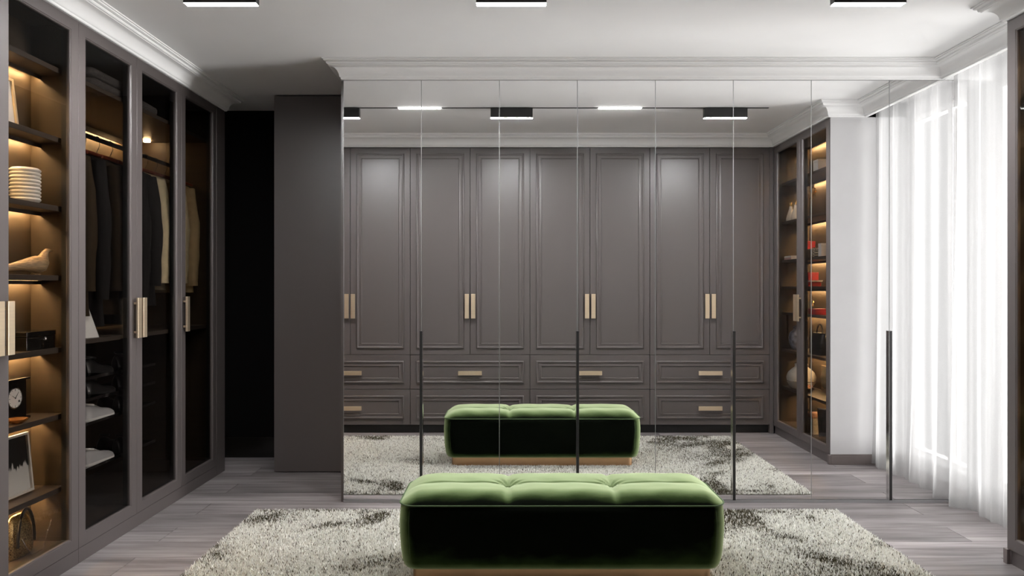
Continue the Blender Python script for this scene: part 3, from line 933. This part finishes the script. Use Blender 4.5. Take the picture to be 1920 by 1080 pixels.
# wooden bird
sec = [(0.0, 0.024, 0.0165, 0.014), (0.004, 0.024, 0.0175, 0.016), (0.05, 0.031, 0.018, 0.018), (0.10, 0.039, 0.024, 0.025), (0.15, 0.045, 0.034, 0.033), (0.19, 0.046, 0.043, 0.039), (0.215, 0.052, 0.042, 0.037), (0.230, 0.068, 0.034, 0.029),
       (0.238, 0.086, 0.023, 0.019), (0.245, 0.103, 0.017, 0.014), (0.257, 0.116, 0.0125, 0.011), (0.271, 0.119, 0.0065, 0.006), (0.296, 0.117, 0.0012, 0.0012)]
rg = []
for i, (l, zc, rv, rh) in enumerate(sec):
    a = sec[max(i - 1, 0)]; b = sec[min(i + 1, len(sec) - 1)]
    tl, tz = b[0] - a[0], b[1] - a[1]; k = math.hypot(tl, tz); nl, nz_ = -tz / k, tl / k
    rg.append([(rh * math.cos(2 * math.pi * j / 20), l + nl * rv * math.sin(2 * math.pi * j / 20), zc + nz_ * rv * math.sin(2 * math.pi * j / 20)) for j in range(20)])
t = thing('wooden_bird', (-2.318, 3.335, LZ[3] + 0.004), 'carved pale oak bird figure with raised head on the fourth lit shelf', 'figurine', rot=math.radians(-9))
MB().loft(rg).build('body', M['oak'], t, smooth=50, local=True)
MB().lathe([(0, 0), (0.022, 0), (0.020, 0.006), (0, 0.006)], (0, 0.19, -0.0035), 18).build('foot', M['oak'], t, local=True)
t['_w'] = (0, 0, 0)

# black lacquer box with knob
t = thing('keepsake_box', (-2.300, 3.50, LZ[4]), 'low black lacquer box with a round chrome knob on the fifth lit shelf', 'box')
B(-2.365, -2.245, 3.39, 3.605, LZ[4], LZ[4] + 0.062).build('body', M['blackgloss'], t, bevel=0.003)
B(-2.367, -2.243, 3.388, 3.607, LZ[4] + 0.064, LZ[4] + 0.088).build('lid', M['blackgloss'], t, bevel=0.003)
k = MB().tube([(-2.243, 3.500, LZ[4] + 0.052), (-2.236, 3.500, LZ[4] + 0.052), (-2.232, 3.500, LZ[4] + 0.052), (-2.227, 3.500, LZ[4] + 0.052), (-2.222, 3.5, LZ[4] + 0.052)], [0.003, 0.004, 0.009, 0.010, 0.004], 14)
k.build('knob', M['chrome'], t, smooth=50)
MB().tube([(-2.246, 3.503, LZ[4] + 0.026), (-2.240, 3.503, LZ[4] + 0.026)], 0.004, 10).build('keyhole', M['chrome'], t)

# mantel clock
z0 = LZ[5]
t = thing('mantel_clock', (-2.335, 3.41, z0), 'dark square mantel clock with a white round dial on the sixth lit shelf', 'clock')
B(-2.375, -2.318, 3.335, 3.500, z0 + 0.012, z0 + 0.185).build('case', M['blackgloss'], t, bevel=0.003)
B(-2.380, -2.306, 3.322, 3.513, z0 + 0.186, z0 + 0.196).build('top_cap', M['blackgloss'], t, bevel=0.002)
B(-2.380, -2.306, 3.322, 3.513, z0, z0 + 0.011).build('base', M['blackgloss'], t, bevel=0.002)
cy_, cz_ = 3.413, z0 + 0.107
dial = MB().tube([(-2.3175, cy_, cz_), (-2.313, cy_, cz_)], 0.046, 36).build('dial', M['paper'], t, smooth=40)
MB().tube([(-2.3145, cy_ + 0.047 * math.cos(a * math.pi / 18), cz_ + 0.047 * math.sin(a * math.pi / 18)) for a in range(36)], 0.003, 6, closed=True).build('bezel', M['chrome'], t, smooth=50)
for k in range(12):
    a = k * math.pi / 6
    r0 = 0.034 if k % 3 == 0 else 0.039
    MB().tube([(-2.3128, cy_ + r0 * math.sin(a), cz_ + r0 * math.cos(a)), (-2.3128, cy_ + 0.043 * math.sin(a), cz_ + 0.043 * math.cos(a))], 0.0012, 5).build('hour_mark', M['black'], dial)
for nm, a, L in (('hour_hand', -1.03, 0.026), ('minute_hand', 0.72, 0.035)):
    MB().tube([(-2.3118, cy_ - 0.004 * math.sin(a), cz_ - 0.004 * math.cos(a)), (-2.3118, cy_ + L * math.sin(a), cz_ + L * math.cos(a))], [0.0016, 0.0008], 5).build(nm, M['black'], dial)
MB().tube([(-2.3125, cy_, cz_), (-2.3105, cy_, cz_)], 0.003, 10).build('hand_pin', M['black'], dial)
MB().tube([(-2.3125, cy_ + 0.026, cz_ - 0.017), (-2.312, cy_ + 0.026, cz_ - 0.017)], 0.006, 14).build('date_disc', M['black'], dial)

# amber dish
one(MB().lathe([(0, 0), (0.020, 0), (0.024, 0.004), (0.040, 0.014), (0.047, 0.022), (0.045, 0.023), (0.036, 0.016), (0.020, 0.007), (0, 0.006)], (-2.262, 3.350, LZ[5]), 30),
    'small_dish', 'amber', (-2.262, 3.350, LZ[5]), 'small shallow amber dish in front of the mantel clock', 'dish', smooth=50)

# glitter handbag with chain
z0 = 0.12
t = thing('handbag', (-2.315, 3.455, z0), 'gold glitter handbag with dark handle and dangling chain on the cabinet floor', 'handbag')
rg = []
for z, w, d in ((0, 0.085, 0.030), (0.01, 0.094, 0.036), (0.06, 0.098, 0.038), (0.12, 0.092, 0.032), (0.165, 0.074, 0.022), (0.19, 0.050, 0.012), (0.195, 0.040, 0.008)):
    rg.append([(-2.325 + d * math.cos(2 * math.pi * j / 28), 3.445 + w * math.copysign(abs(math.sin(2 * math.pi * j / 28)) ** 0.75, math.sin(2 * math.pi * j / 28)), z0 + z) for j in range(28)])
MB().loft(rg).build('body', M['glitter'], t, smooth=50)
MB().tube([(-2.283, 3.445 + 0.060 * math.cos(a), z0 + 0.055 + 0.165 * math.sin(a)) for a in [math.pi * i / 16 for i in range(17)]], 0.007, 8).build('strap_handle', M['blackleather'], t, smooth=50)
ch = []
for i in range(46):
    u = i / 45
    yy = 3.385 + 0.215 * u
    zz = z0 + 0.10 - 0.13 * math.sin(min(1, u * 1.25) * math.pi * 0.8) + 0.10 * u ** 3
    ch.append((-2.264 + 0.012 * math.sin(3 * u), yy, max(z0 + 0.005, zz)))
for i in range(0, 45):
    a, b = Vector(ch[i]), Vector(ch[i + 1])
    mid = (a + b) / 2; dr = (b - a).normalized()
    sd = Vector((1, 0, 0)) if i % 2 else dr.cross(Vector((1, 0, 0)))
    pts = [mid + dr * 0.0042 * math.cos(q) + sd * 0.0026 * math.sin(q) for q in [2 * math.pi * k / 8 for k in range(8)]]
    MB().tube(pts, 0.0008, 4, closed=True).build('chain_link', M['chrome'], t, smooth=60)

# ------------------------------------------------------------------ clothes
def make_garment(kind, m, length, seed, group):
    rs = random.Random(seed)
    t = bpy.data.objects.new(kind, None); COL.objects.link(t); t['_w'] = (0, 0, 0)
    ph = [rs.uniform(0, 6.28) for _ in range(4)]
    prof_ = [(0.0, 0.055, 0.032), (-0.012, 0.075, 0.036), (-0.030, 0.125, 0.038), (-0.052, 0.172, 0.038), (-0.080, 0.198, 0.038), (-0.13, 0.200, 0.040), (-0.22, 0.196, 0.043)]
    z = -0.32
    while z > -length + 0.04:
        k = (-z - 0.3) / length
        prof_.append((z, 0.188 + 0.018 * k, 0.044 + 0.010 * k)); z -= 0.09
    prof_.append((-length, 0.206, 0.052))
    rg = []
    n = 40
    for z, w, d in prof_:
        r_ = []
        for j in range(n):
            a = 2 * math.pi * j / n
            f = 1 + min(1, -z * 2.2) * (0.20 * math.sin(5 * a + ph[0] + z * 2) + 0.12 * math.sin(9 * a + ph[1] - z * 3))
            sq = math.copysign(abs(math.sin(a)) ** 0.8, math.sin(a))
            r_.append((w * math.cos(a), d * sq * f + 0.004 * math.sin(6 * z + ph[2]), z))
        rg.append(r_)
    MB().loft(rg).build('body', m, t, smooth=60)
    for s in (-1, 1):
        pts, rad = [], []
        L = length * (0.78 if kind != 'shirt' else 0.80)
        for i in range(9):
            u = i / 8
            pts.append((s * (0.176 + 0.040 * min(1, u * 2.2) - 0.006 * u), -0.006 - 0.016 * u, -0.068 - u * L + 0.05 * u * 0))
            rad.append(0.038 + 0.012 * math.sin(min(u * 3, 1.57)) - 0.012 * u + 0.003 * math.sin(u * 17 + ph[3]))
        MB().tube(pts, rad, 12).build('sleeve', m, t, smooth=60)
        if kind == 'shirt':
            q = pts[-1]
            MB().tube([(q[0], q[1], q[2] + 0.004), (q[0], q[1], q[2] - 0.045)], [0.034, 0.036], 12).build('cuff', m, t, smooth=40)
    # collar and lapels
    cl = [(0.058 * math.cos(a), 0.036 * math.sin(a), 0.006) for a in [2 * math.pi * i / 20 for i in range(20)]]
    MB().tube(cl, 0.011, 8, closed=True).build('collar', m, t, smooth=60)
    if kind == 'jacket':
        for s in (-1, 1):
            lp = MB()
            a = [(s * 0.052, -0.044, 0.004), (s * 0.100, -0.052, -0.075), (s * 0.088, -0.054, -0.12), (s * 0.010, -0.058, -0.34), (s * 0.002, -0.056, -0.30)]
            b = [(p[0], p[1] + 0.007, p[2]) for p in a]
            lp.loft([a, b]).build('lapel', m, t)
    else:
        MB().box(-0.014, 0.014, -0.058, -0.046, -length + 0.01, -0.015).build('placket', m, t, bevel=0.002)
    return t
def make_hanger():
    t = bpy.data.objects.new('clothes_hanger', None); COL.objects.link(t); t['_w'] = (0, 0, 0)
    pts = [(0.20 * u, 0, -0.004 - 0.048 * abs(u) ** 1.5) for u in [-1 + i / 8 for i in range(17)]]
    MB().tube(pts, [0.006 + 0.009 * (1 - abs(-1 + i / 8)) + 0.003 for i in range(17)], 8).build('shoulder_bar', M['hangerwood'], t, smooth=60)
    hk = [(0, 0, 0.0), (0.001, 0, 0.030), (0.010, 0, 0.048), (0.018, 0, 0.066), (0.018, 0, 0.082), (0.015, 0, 0.094)]
    for i in range(12):
        a = math.radians(0 + 205 * i / 11)
        hk.append((0.0175 * math.cos(a), 0, 0.104 + 0.0175 * math.sin(a)))
    MB().tube(hk, 0.0021, 6).build('hook', M['black'], t, smooth=60)
    return t
def place(o, loc, rz, label, cat, group):
    o.location = loc; o.rotation_euler = (0, 0, rz)
    return tag(o, label, cat, group)
han = make_hanger()
protos_g = {}
ROD = (-2.47, 2.262)
ZH = ROD[1] + 0.014 + 0.0021 - 0.104 - 0.0175      # shoulder height when the hook rests on the rail
wear = [('jacket', 'browncloth', 0.92, 'dark brown wool jacket, first on the rail next to the display cabinet'),
        ('jacket', 'darkcloth', 0.98, 'black wool jacket, second on the rail from the display cabinet'),
        ('jacket', 'browncloth', 0.92, 'dark brown wool jacket, third on the rail from the display cabinet'),
        ('jacket', 'darkcloth', 0.98, 'black wool jacket, fourth on the rail from the display cabinet'),
        ('jacket', 'darkcloth', 0.98, 'black wool jacket, fifth on the rail from the display cabinet'),
        ('jacket', 'darkcloth', 0.88, 'black jacket hanging just before the pale shirts'),
        ('shirt', 'creamcloth', 0.78, 'cream shirt hanging directly behind the last black jacket'),
        ('shirt', 'tancloth', 0.80, 'tan shirt between two cream shirts on the rail'),
        ('shirt', 'creamcloth', 0.78, 'cream shirt second from the end of the rail beside the passage'),
        ('shirt', 'tancloth', 0.80, 'tan shirt last on the rail, behind the glass door beside the passage')]
ys = [3.93, 4.08, 4.22, 4.36, 4.50, 4.66, 4.80, 4.935, 5.07, 5.21]
for i, ((kind, mm, L, lb), yy) in enumerate(zip(wear, ys)):
    key = (kind, mm, L)
    if key not in protos_g:
        protos_g[key] = make_garment(kind, M[mm], L, i + 3, None); g_ = protos_g[key]
    else:
        g_ = copy_tree(protos_g[key])
    rz = math.radians(random.uniform(-7, 7))
    place(g_, (ROD[0], yy, ZH - 0.010), rz, lb, kind, 'clothes on the hanging rail')
    h_ = han if i == 0 else copy_tree(han)
    ordn = ['first', 'second', 'third', 'fourth', 'fifth', 'sixth', 'seventh', 'eighth', 'ninth', 'tenth'][i]
    place(h_, (ROD[0], yy, ZH), rz, 'red-brown wooden hanger with a dark hook, %s on the rail from the display cabinet' % ordn, 'hanger', 'hangers on the rail')

# folded knitwear on the top shelf
def folded(loc, w, d, h, m, seed):
    rs = random.Random(seed)
    rg = []
    for z, k in ((0, 0.93), (0.15, 0.985), (0.4, 1.0), (0.7, 0.99), (0.9, 0.95), (1.0, 0.86)):
        rg.append([(loc[0] + x * k + 0.003 * math.sin(y_ * 40 + seed), loc[1] + y_ * k + 0.004 * math.sin(x * 50 + z * 3), loc[2] + z * h + 0.003 * math.sin(y_ * 22 + seed) * z) for x, y_ in rrect(w, d, 0.03, 5)])
    mb = MB().loft(rg)
    return mb
zt = 2.462
for k, (h, dy, lb) in enumerate(((0.052, 0, 'lower of two folded grey knit jumpers on the wardrobe top shelf'), (0.050, -0.012, 'upper of two folded grey knit jumpers on the wardrobe top shelf'))):
    loc = (-2.355, 4.08 + dy, zt)
    one(folded(loc, 0.235, 0.34, h, 'knit', k + 2), 'folded_jumper', 'knit', loc, lb, 'jumper', 'folded jumpers on the top shelf', smooth=60)
    zt += h + 0.001
loc = (-2.335, 4.53, 2.462)
one(folded(loc, 0.20, 0.22, 0.055, 'knit', 9), 'rolled_scarf', 'knit', loc, 'rolled grey scarf on the wardrobe top shelf behind the middle glass door', 'scarf', smooth=60)

# white folded card standing on the shelf below the clothes
t = MB()
a = [(-2.290, 3.860, 1.110), (-2.250, 3.995, 1.110), (-2.290, 3.965, 1.270), (-2.320, 3.900, 1.285)]
t.loft([a, [(p[0] - 0.012, p[1] + 0.003, p[2]) for p in a]])
one(t, 'folded_card', 'paper', (-2.28, 3.93, 1.110), 'white folded card standing on the shelf above the shoes', 'card')

# shoes
def make_shoe(kind, m, sole):
    t = bpy.data.objects.new(kind, None); COL.objects.link(t); t['_w'] = (0, 0, 0)
    heel = 0.018 if kind == 'pump' else 0.0
    sc_ = [(0.0, 0.020, 0.052), (0.012, 0.030, 0.068), (0.05, 0.034, 0.074), (0.09, 0.034, 0.064), (0.125, 0.036, 0.050), (0.165, 0.041, 0.040), (0.205, 0.042, 0.033), (0.235, 0.036, 0.026), (0.255, 0.022, 0.018), (0.262, 0.008, 0.010)]
    if kind == 'pump':
        sc_ = [(l, w * 0.82, h * (0.85 if l < 0.1 else 0.8)) for l, w, h in sc_]
    rg = []
    for l, w, h in sc_:
        r_ = []
        for j in range(18):
            a = 2 * math.pi * j / 18
            c, s = math.cos(a), math.sin(a)
            zz = 0.012 + (h * max(0, s) ** 0.9 if s > 0 else 0.0)
            taper = 1 - 0.35 * max(0, s) ** 2
            r_.append((w * c * taper, l, zz + heel * max(0, 1 - l / 0.15)))
        rg.append(r_)
    MB().loft(rg).build('upper', m, t, smooth=50)
    so = []
    for l, w, h in sc_:
        so.append([(w * 1.04 * c, l, z_ + heel * max(0, 1 - l / 0.15)) for c, z_ in ((-1, 0.0), (1, 0.0), (1, 0.0125), (-1, 0.0125))])
    MB().loft(so).build('sole', sole, t)
    MB().tube([(0.019 * math.cos(a), 0.055 + 0.034 * math.sin(a), 0.083 - 0.20 * (0.034 * math.sin(a)) + heel * 0.6) for a in [2 * math.pi * i / 18 for i in range(18)]], 0.006, 6, closed=True).build('opening_rim', m if kind == 'pump' else sole, t, smooth=60)
    if kind == 'pump':
        MB().loft([[(x * 0.8, 0.02 + y_ * 0.8, 0.0) for x, y_ in ((-0.014, -0.012), (0.014, -0.012), (0.014, 0.012), (-0.014, 0.012))], [(x, 0.018 + y_, 0.022) for x, y_ in ((-0.020, -0.016), (0.020, -0.016), (0.020, 0.020), (-0.020, 0.020))]]).build('heel', sole, t)
    else:
        for q in range(4):
            l = 0.105 + q * 0.016
            MB().tube([(-0.018, l, 0.068 - q * 0.0065), (0, l, 0.0745 - q * 0.007), (0.018, l, 0.068 - q * 0.0065)], 0.0022, 5).build('lace', sole, t)
    return t
sn = make_shoe('sneaker', M['whiteleather'], M['paper'])
pu = make_shoe('pump', M['blackleather'], M['black'])
shelfname = {0.905: 'top', 0.790: 'second', 0.664: 'third', 0.424: 'lowest'}
sp = []
for z in (0.664, 0.424):
    sp += [('sneaker', -2.292, 3.905, z, 'nearer white sneaker'), ('sneaker', -2.392, 3.90, z, 'further white sneaker'), ('pump', -2.290, 4.235, z, 'nearer black leather shoe'), ('pump', -2.385, 4.24, z, 'further black leather shoe')]
for z in (0.905, 0.790):
    sp += [('pump', -2.292, 3.93, z, 'nearer black leather shoe beside the display cabinet'), ('pump', -2.385, 3.92, z, 'further black leather shoe beside the display cabinet'), ('pump', -2.290, 4.225, z, 'nearer black leather shoe at the door edge')]
fs_ = fp_ = True
for kind, x, y_, z, lb in sp:
    src = sn if kind == 'sneaker' else pu
    first = fs_ if kind == 'sneaker' else fp_
    o = src if first else copy_tree(src)
    if kind == 'sneaker': fs_ = False
    else: fp_ = False
    place(o, (x, y_, z), math.radians(random.uniform(-3, 3)), '%s on the %s shoe shelf' % (lb, shelfname[z]), 'shoe', 'shoes on the wardrobe racks')

# ------------------------------------------------------------------ ornaments in the right display cabinet
def bottle(loc, label):
    t = thing('decanter', loc, label, 'bottle', 'white decanters in the right cabinet')
    MB().lathe([(0, 0), (0.036, 0), (0.041, 0.006), (0.042, 0.022), (0.036, 0.052), (0.024, 0.090), (0.015, 0.120), (0.012, 0.142), (0.0, 0.143)], loc, 26).build('body', M['ceramic'], t, smooth=50)
    MB().lathe([(0, 0), (0.013, 0), (0.013, 0.030), (0.010, 0.034), (0, 0.035)], (loc[0], loc[1], loc[2] + 0.143), 18).build('cap', M['gold'], t, smooth=40)
bottle((2.600, 2.565, RZ[1]), 'white teardrop decanter with gold cap on the second cabinet shelf, the further one')
bottle((2.600, 2.680, RZ[1]), 'white teardrop decanter with gold cap on the second cabinet shelf, the nearer one')

def carton(name, m, x, y_, z, sx, sy, sz, label, cat='box', rot=0):
    t = thing(name, (x, y_, z), label, cat, rot=rot)
    B(-sx / 2, sx / 2, -sy / 2, sy / 2, 0, sz * 0.8).build('body', M[m], t, bevel=0.002, local=True)
    B(-sx / 2 - 0.001, sx / 2 + 0.001, -sy / 2 - 0.001, sy / 2 + 0.001, sz * 0.8 + 0.0004, sz).build('lid', M[m], t, bevel=0.002, local=True)
    return t
carton('gift_box', 'whitebox', 2.640, 3.17, RZ[0], 0.12, 0.10, 0.105, 'white gift box on the top shelf of the curtain-side cabinet')
carton('tall_box', 'red', 2.650, 2.86, RZ[2], 0.09, 0.06, 0.155, 'tall red box on the third shelf of the curtain-side cabinet')
carton('white_carton', 'whitebox', 2.600, 3.29, RZ[2], 0.07, 0.06, 0.110, 'tall white carton at the end of the third shelf of the curtain-side cabinet')
carton('tall_box', 'red', 2.660, 2.90, RZ[3], 0.09, 0.07, 0.125, 'upright red box on the fourth shelf of the curtain-side cabinet')
carton('flat_box', 'red', 2.600, 3.02, RZ[3], 0.11, 0.17, 0.038, 'flat red box under a white tray on the fourth cabinet shelf')
carton('flat_box', 'red', 2.610, 3.16, RZ[4], 0.12, 0.16, 0.050, 'flat red box on the fifth cabinet shelf')
o = MB(); o.loft([[(2.60 + x * k, 3.02 + y_ * k, RZ[3] + 0.0385 + z) for x, y_ in rrect(0.12, 0.24, 0.02, 5)] for z, k in ((0, 0.92), (0.004, 1.0), (0.014, 1.03), (0.013, 1.0), (0.006, 0.95))])
one(o, 'shallow_tray', 'paper', (2.60, 3.02, RZ[3] + 0.0385), 'shallow white tray lying on a flat red box', 'tray', smooth=40)
for k, (mm, h, lb) in enumerate((('pink', 0.018, 'pink book lying under a white book on the third cabinet shelf'), ('paper', 0.016, 'white book lying on a pink book on the third cabinet shelf'))):
    zb = RZ[2] + (0 if k == 0 else 0.0185)
    t = thing('book', (2.61, 2.60, zb), lb, 'book')
    B(2.555, 2.665, 2.52, 2.69, zb, zb + h).build('cover', M[mm], t, bevel=0.001)
    B(2.557, 2.660, 2.5185, 2.6915, zb + 0.003, zb + h - 0.003).build('pages', M['paper'], t)
# round gold leaf sculpture
fx, fy = 2.640, 2.95
t = thing('leaf_sculpture', (fx, fy, RZ[1]), 'round gold leaf wreath sculpture on a thin stem in the curtain-side cabinet', 'sculpture')
B(fx - 0.03, fx + 0.03, fy - 0.03, fy + 0.03, RZ[1], RZ[1] + 0.018).build('base', M['black'], t, bevel=0.002)
MB().tube([(fx, fy, RZ[1] + 0.018), (fx, fy, RZ[1] + 0.16)], 0.004, 8).build('stem', M['gold'], t)
rs = random.Random(11)
czz = RZ[1] + 0.225
for k in range(54):
    a = rs.uniform(0, 6.283); r0 = rs.uniform(0.030, 0.068)
    dirv = Vector((rs.uniform(-0.35, 0.35), math.cos(a), math.sin(a))).normalized()
    c = Vector((fx + rs.uniform(-0.015, 0.015), fy, czz)) + Vector((0, math.cos(a), math.sin(a))) * r0
    sd = dirv.cross(Vector((1, 0.2, 0.1))).normalized(); nn = dirv.cross(sd)
    L, W_ = rs.uniform(0.024, 0.036), rs.uniform(0.009, 0.014)
    ring_ = [c - dirv * L * 0.5, c + sd * W_ + nn * 0.003, c + dirv * L * 0.5, c - sd * W_ + nn * 0.003]
    MB().loft([ring_, [p + nn * 0.0022 for p in ring_]]).build('leaf', M['gold'], t)
MB().tube([(fx, fy + 0.045 * math.cos(a), czz + 0.045 * math.sin(a)) for a in [2 * math.pi * i / 28 for i in range(28)]], 0.004, 6, closed=True).build('ring', M['gold'], t, smooth=60)
# patterned clutch
t = thing('clutch_bag', (2.60, 3.08, RZ[2]), 'dark checked clutch bag lying on the third cabinet shelf', 'bag')
rg = [[(2.60 + d * math.cos(2 * math.pi * j / 24), 3.08 + 0.115 * k * math.copysign(abs(math.sin(2 * math.pi * j / 24)) ** 0.6, math.sin(2 * math.pi * j / 24)), RZ[2] + z) for j in range(24)] for z, d, k in ((0, 0.035, 0.96), (0.01, 0.042, 1), (0.05, 0.038, 1), (0.075, 0.020, 0.95), (0.08, 0.012, 0.9))]
MB().loft(rg).build('body', M['check'], t, smooth=50)
MB().tube([(2.60, 3.06, RZ[2] + 0.083), (2.60, 3.10, RZ[2] + 0.083)], 0.005, 8).build('clasp', M['gold'], t)
# gold ball sculpture
t = thing('gold_orb', (2.645, 2.93, RZ[4]), 'small gold orb on a dark stand on the fifth cabinet shelf', 'ornament')
MB().lathe([(0, 0), (0.030, 0), (0.030, 0.010), (0.008, 0.016), (0.006, 0.060), (0, 0.062)], (2.645, 2.93, RZ[4]), 20).build('stand', M['black'], t, smooth=40)
MB().lathe([(0.0005, -0.028)] + [(0.028 * math.cos(math.radians(a)), 0.028 * math.sin(math.radians(a))) for a in range(-75, 90, 15)] + [(0.0005, 0.028)], (2.645, 2.93, RZ[4] + 0.0895), 22).build('orb', M['gold'], t, smooth=60)
# blue and white ginger jar
t = thing('ginger_jar', (2.655, 2.60, RZ[5]), 'blue and white patterned jar on the sixth cabinet shelf', 'jar')
MB().lathe([(0, 0), (0.050, 0), (0.056, 0.010), (0.078, 0.060), (0.085, 0.110), (0.075, 0.155), (0.045, 0.180), (0.040, 0.195), (0, 0.196)], (2.655, 2.60, RZ[5]), 30).build('body', M['blueglaze'], t, smooth=50)
MB().lathe([(0, 0), (0.046, 0), (0.046, 0.012), (0.030, 0.026), (0.008, 0.032), (0.008, 0.042), (0, 0.044)], (2.655, 2.60, RZ[5] + 0.1965), 24).build('lid', M['blueglaze'], t, smooth=40)
# black handbag
t = thing('handbag', (2.645, 3.10, RZ[5]), 'black leather handbag with arched handle on the sixth cabinet shelf', 'handbag')
rg = [[(2.645 + d * math.cos(2 * math.pi * j / 24), 3.10 + 0.14 * k * math.copysign(abs(math.sin(2 * math.pi * j / 24)) ** 0.6, math.sin(2 * math.pi * j / 24)), RZ[5] + z) for j in range(24)] for z, d, k in ((0, 0.055, 0.96), (0.01, 0.062, 1), (0.10, 0.055, 0.97), (0.17, 0.035, 0.88), (0.185, 0.022, 0.82))]
MB().loft(rg).build('body', M['blackleather'], t, smooth=50)
MB().tube([(2.645, 3.10 + 0.06 * math.cos(a), RZ[5] + 0.170 + 0.085 * math.sin(a)) for a in [math.pi * i / 14 for i in range(15)]], 0.007, 8).build('strap_handle', M['blackleather'], t, smooth=50)
# large white lobed jar with flame finial
jx, jy, jz = 2.640, 2.71, RZ[6]
t = thing('lidded_jar', (jx, jy, jz), 'large round white jar with gold flame finial on the seventh cabinet shelf', 'jar')
rg = []
for z, r in ((0, 0.070), (0.012, 0.088), (0.06, 0.118), (0.11, 0.124), (0.15, 0.110), (0.185, 0.076), (0.200, 0.055), (0.215, 0.052)):
    rg.append([(jx + r * (1 + 0.035 * abs(math.sin(4 * a))) * math.cos(a), jy + r * (1 + 0.035 * abs(math.sin(4 * a))) * math.sin(a), jz + z) for a in [2 * math.pi * j / 48 for j in range(48)]])
MB().loft(rg).build('body', M['ceramic'], t, smooth=50)
MB().lathe([(0, 0), (0.058, 0), (0.058, 0.012), (0.030, 0.020), (0, 0.022)], (jx, jy, jz + 0.2155), 26).build('lid', M['ceramic'], t, smooth=40)
MB().lathe([(0, 0), (0.009, 0.004), (0.013, 0.016), (0.008, 0.034), (0.001, 0.058)], (jx, jy, jz + 0.2378), 14).build('finial', M['gold'], t, smooth=60)
MB().tube([(jx + 0.1245 * math.cos(a), jy + 0.1245 * math.sin(a), jz + 0.075) for a in [2 * math.pi * i / 40 for i in range(40)]], 0.003, 6, closed=True).build('gold_band', M['gold'], t, smooth=60)
# round dark clock on a square wooden plaque
t = thing('round_clock', (2.735, 3.00, RZ[6]), 'dark round clock face on a pale square plaque leaning in the cabinet', 'clock')
B(2.745, 2.760, 2.89, 3.11, RZ[6], RZ[6] + 0.235).build('plaque', M['oak'], t, bevel=0.002)
MB().tube([(2.7445, 3.00, RZ[6] + 0.125), (2.730, 3.00, RZ[6] + 0.125)], 0.085, 32).build('dial', M['blackgloss'], t, smooth=40)
# dried blooms in a low bowl
t = thing('flower_bowl', (2.610, 2.93, RZ[6]), 'low dark bowl of dusky dried blooms beside the white jar', 'bowl')
MB().lathe([(0, 0), (0.030, 0), (0.050, 0.030), (0.052, 0.036), (0.047, 0.034), (0.028, 0.008), (0, 0.008)], (2.610, 2.93, RZ[6]), 24).build('body', M['blackgloss'], t, smooth=50)
for k in range(9):
    a = k * 2.4; r0 = 0.010 * math.sqrt(k)
    c = (2.610 + r0 * math.cos(a), 2.93 + r0 * math.sin(a), RZ[6] + 0.040 + 0.006 * (k % 3))
    MB().lathe([(0.0005, -0.014), (0.010, -0.009), (0.014, 0.0), (0.011, 0.008), (0.006, 0.012), (0.004, 0.007), (0.0005, 0.006)], c, 10).build('bloom', M['copper'], t, smooth=60)
# basket with cloth, leaning photo on the cabinet floor
bx_, by_ = 2.635, 3.05
t = thing('storage_basket', (bx_, by_, 0.12), 'pale tapered basket with coppery cloth on the cabinet floor', 'basket')
def sq(s, z, r=0.018): return [(bx_ + x, by_ + y_, 0.12 + z) for x, y_ in rrect(s * 0.9, s, r, 5)]
MB().loft([sq(0.12, 0), sq(0.135, 0.05), sq(0.150, 0.12), sq(0.155, 0.150), sq(0.142, 0.150), sq(0.125, 0.03)]).build('body', M['wickerwhite'], t, smooth=40)
MB().loft([sq(0.14, 0.135), sq(0.168, 0.150), sq(0.172, 0.158), sq(0.150, 0.172), sq(0.09, 0.180)]).build('cloth', M['copper'], t, smooth=60)
t = thing('framed_photo', (2.60, 3.25, 0.12), 'dark framed photograph leaning on the curtain-side cabinet floor', 'picture')
P_ = lambda u, v, k: (2.590 + u * 0.5 + 0.0 * v, 3.22 + u * 0.85 - k * 0.9 - v * 0.14, 0.12 + 0.004 + v)
m_ = MB(); rings_frame(m_, 0, 0.16, 0, 0.24, [(0, 0), (0, 0.012), (0.012, 0.012), (0.012, 0.003), (0, 0)], P_); m_.build('frame', M['chrome'], t)
m_ = MB(); rings_frame(m_, 0.012, 0.148, 0.012, 0.228, [(0, 0.002), (0, 0.005)], P_, True, True); m_.build('photo', M['grey_photo'], t)

# ------------------------------------------------------------------ evaluate transforms, then switch the row behind the viewer off in the viewport only
bpy.context.view_layer.update()
for o in HIDE:
    hide_vp(o)
for o in bpy.data.objects:
    if '_w' in o: del o['_w']
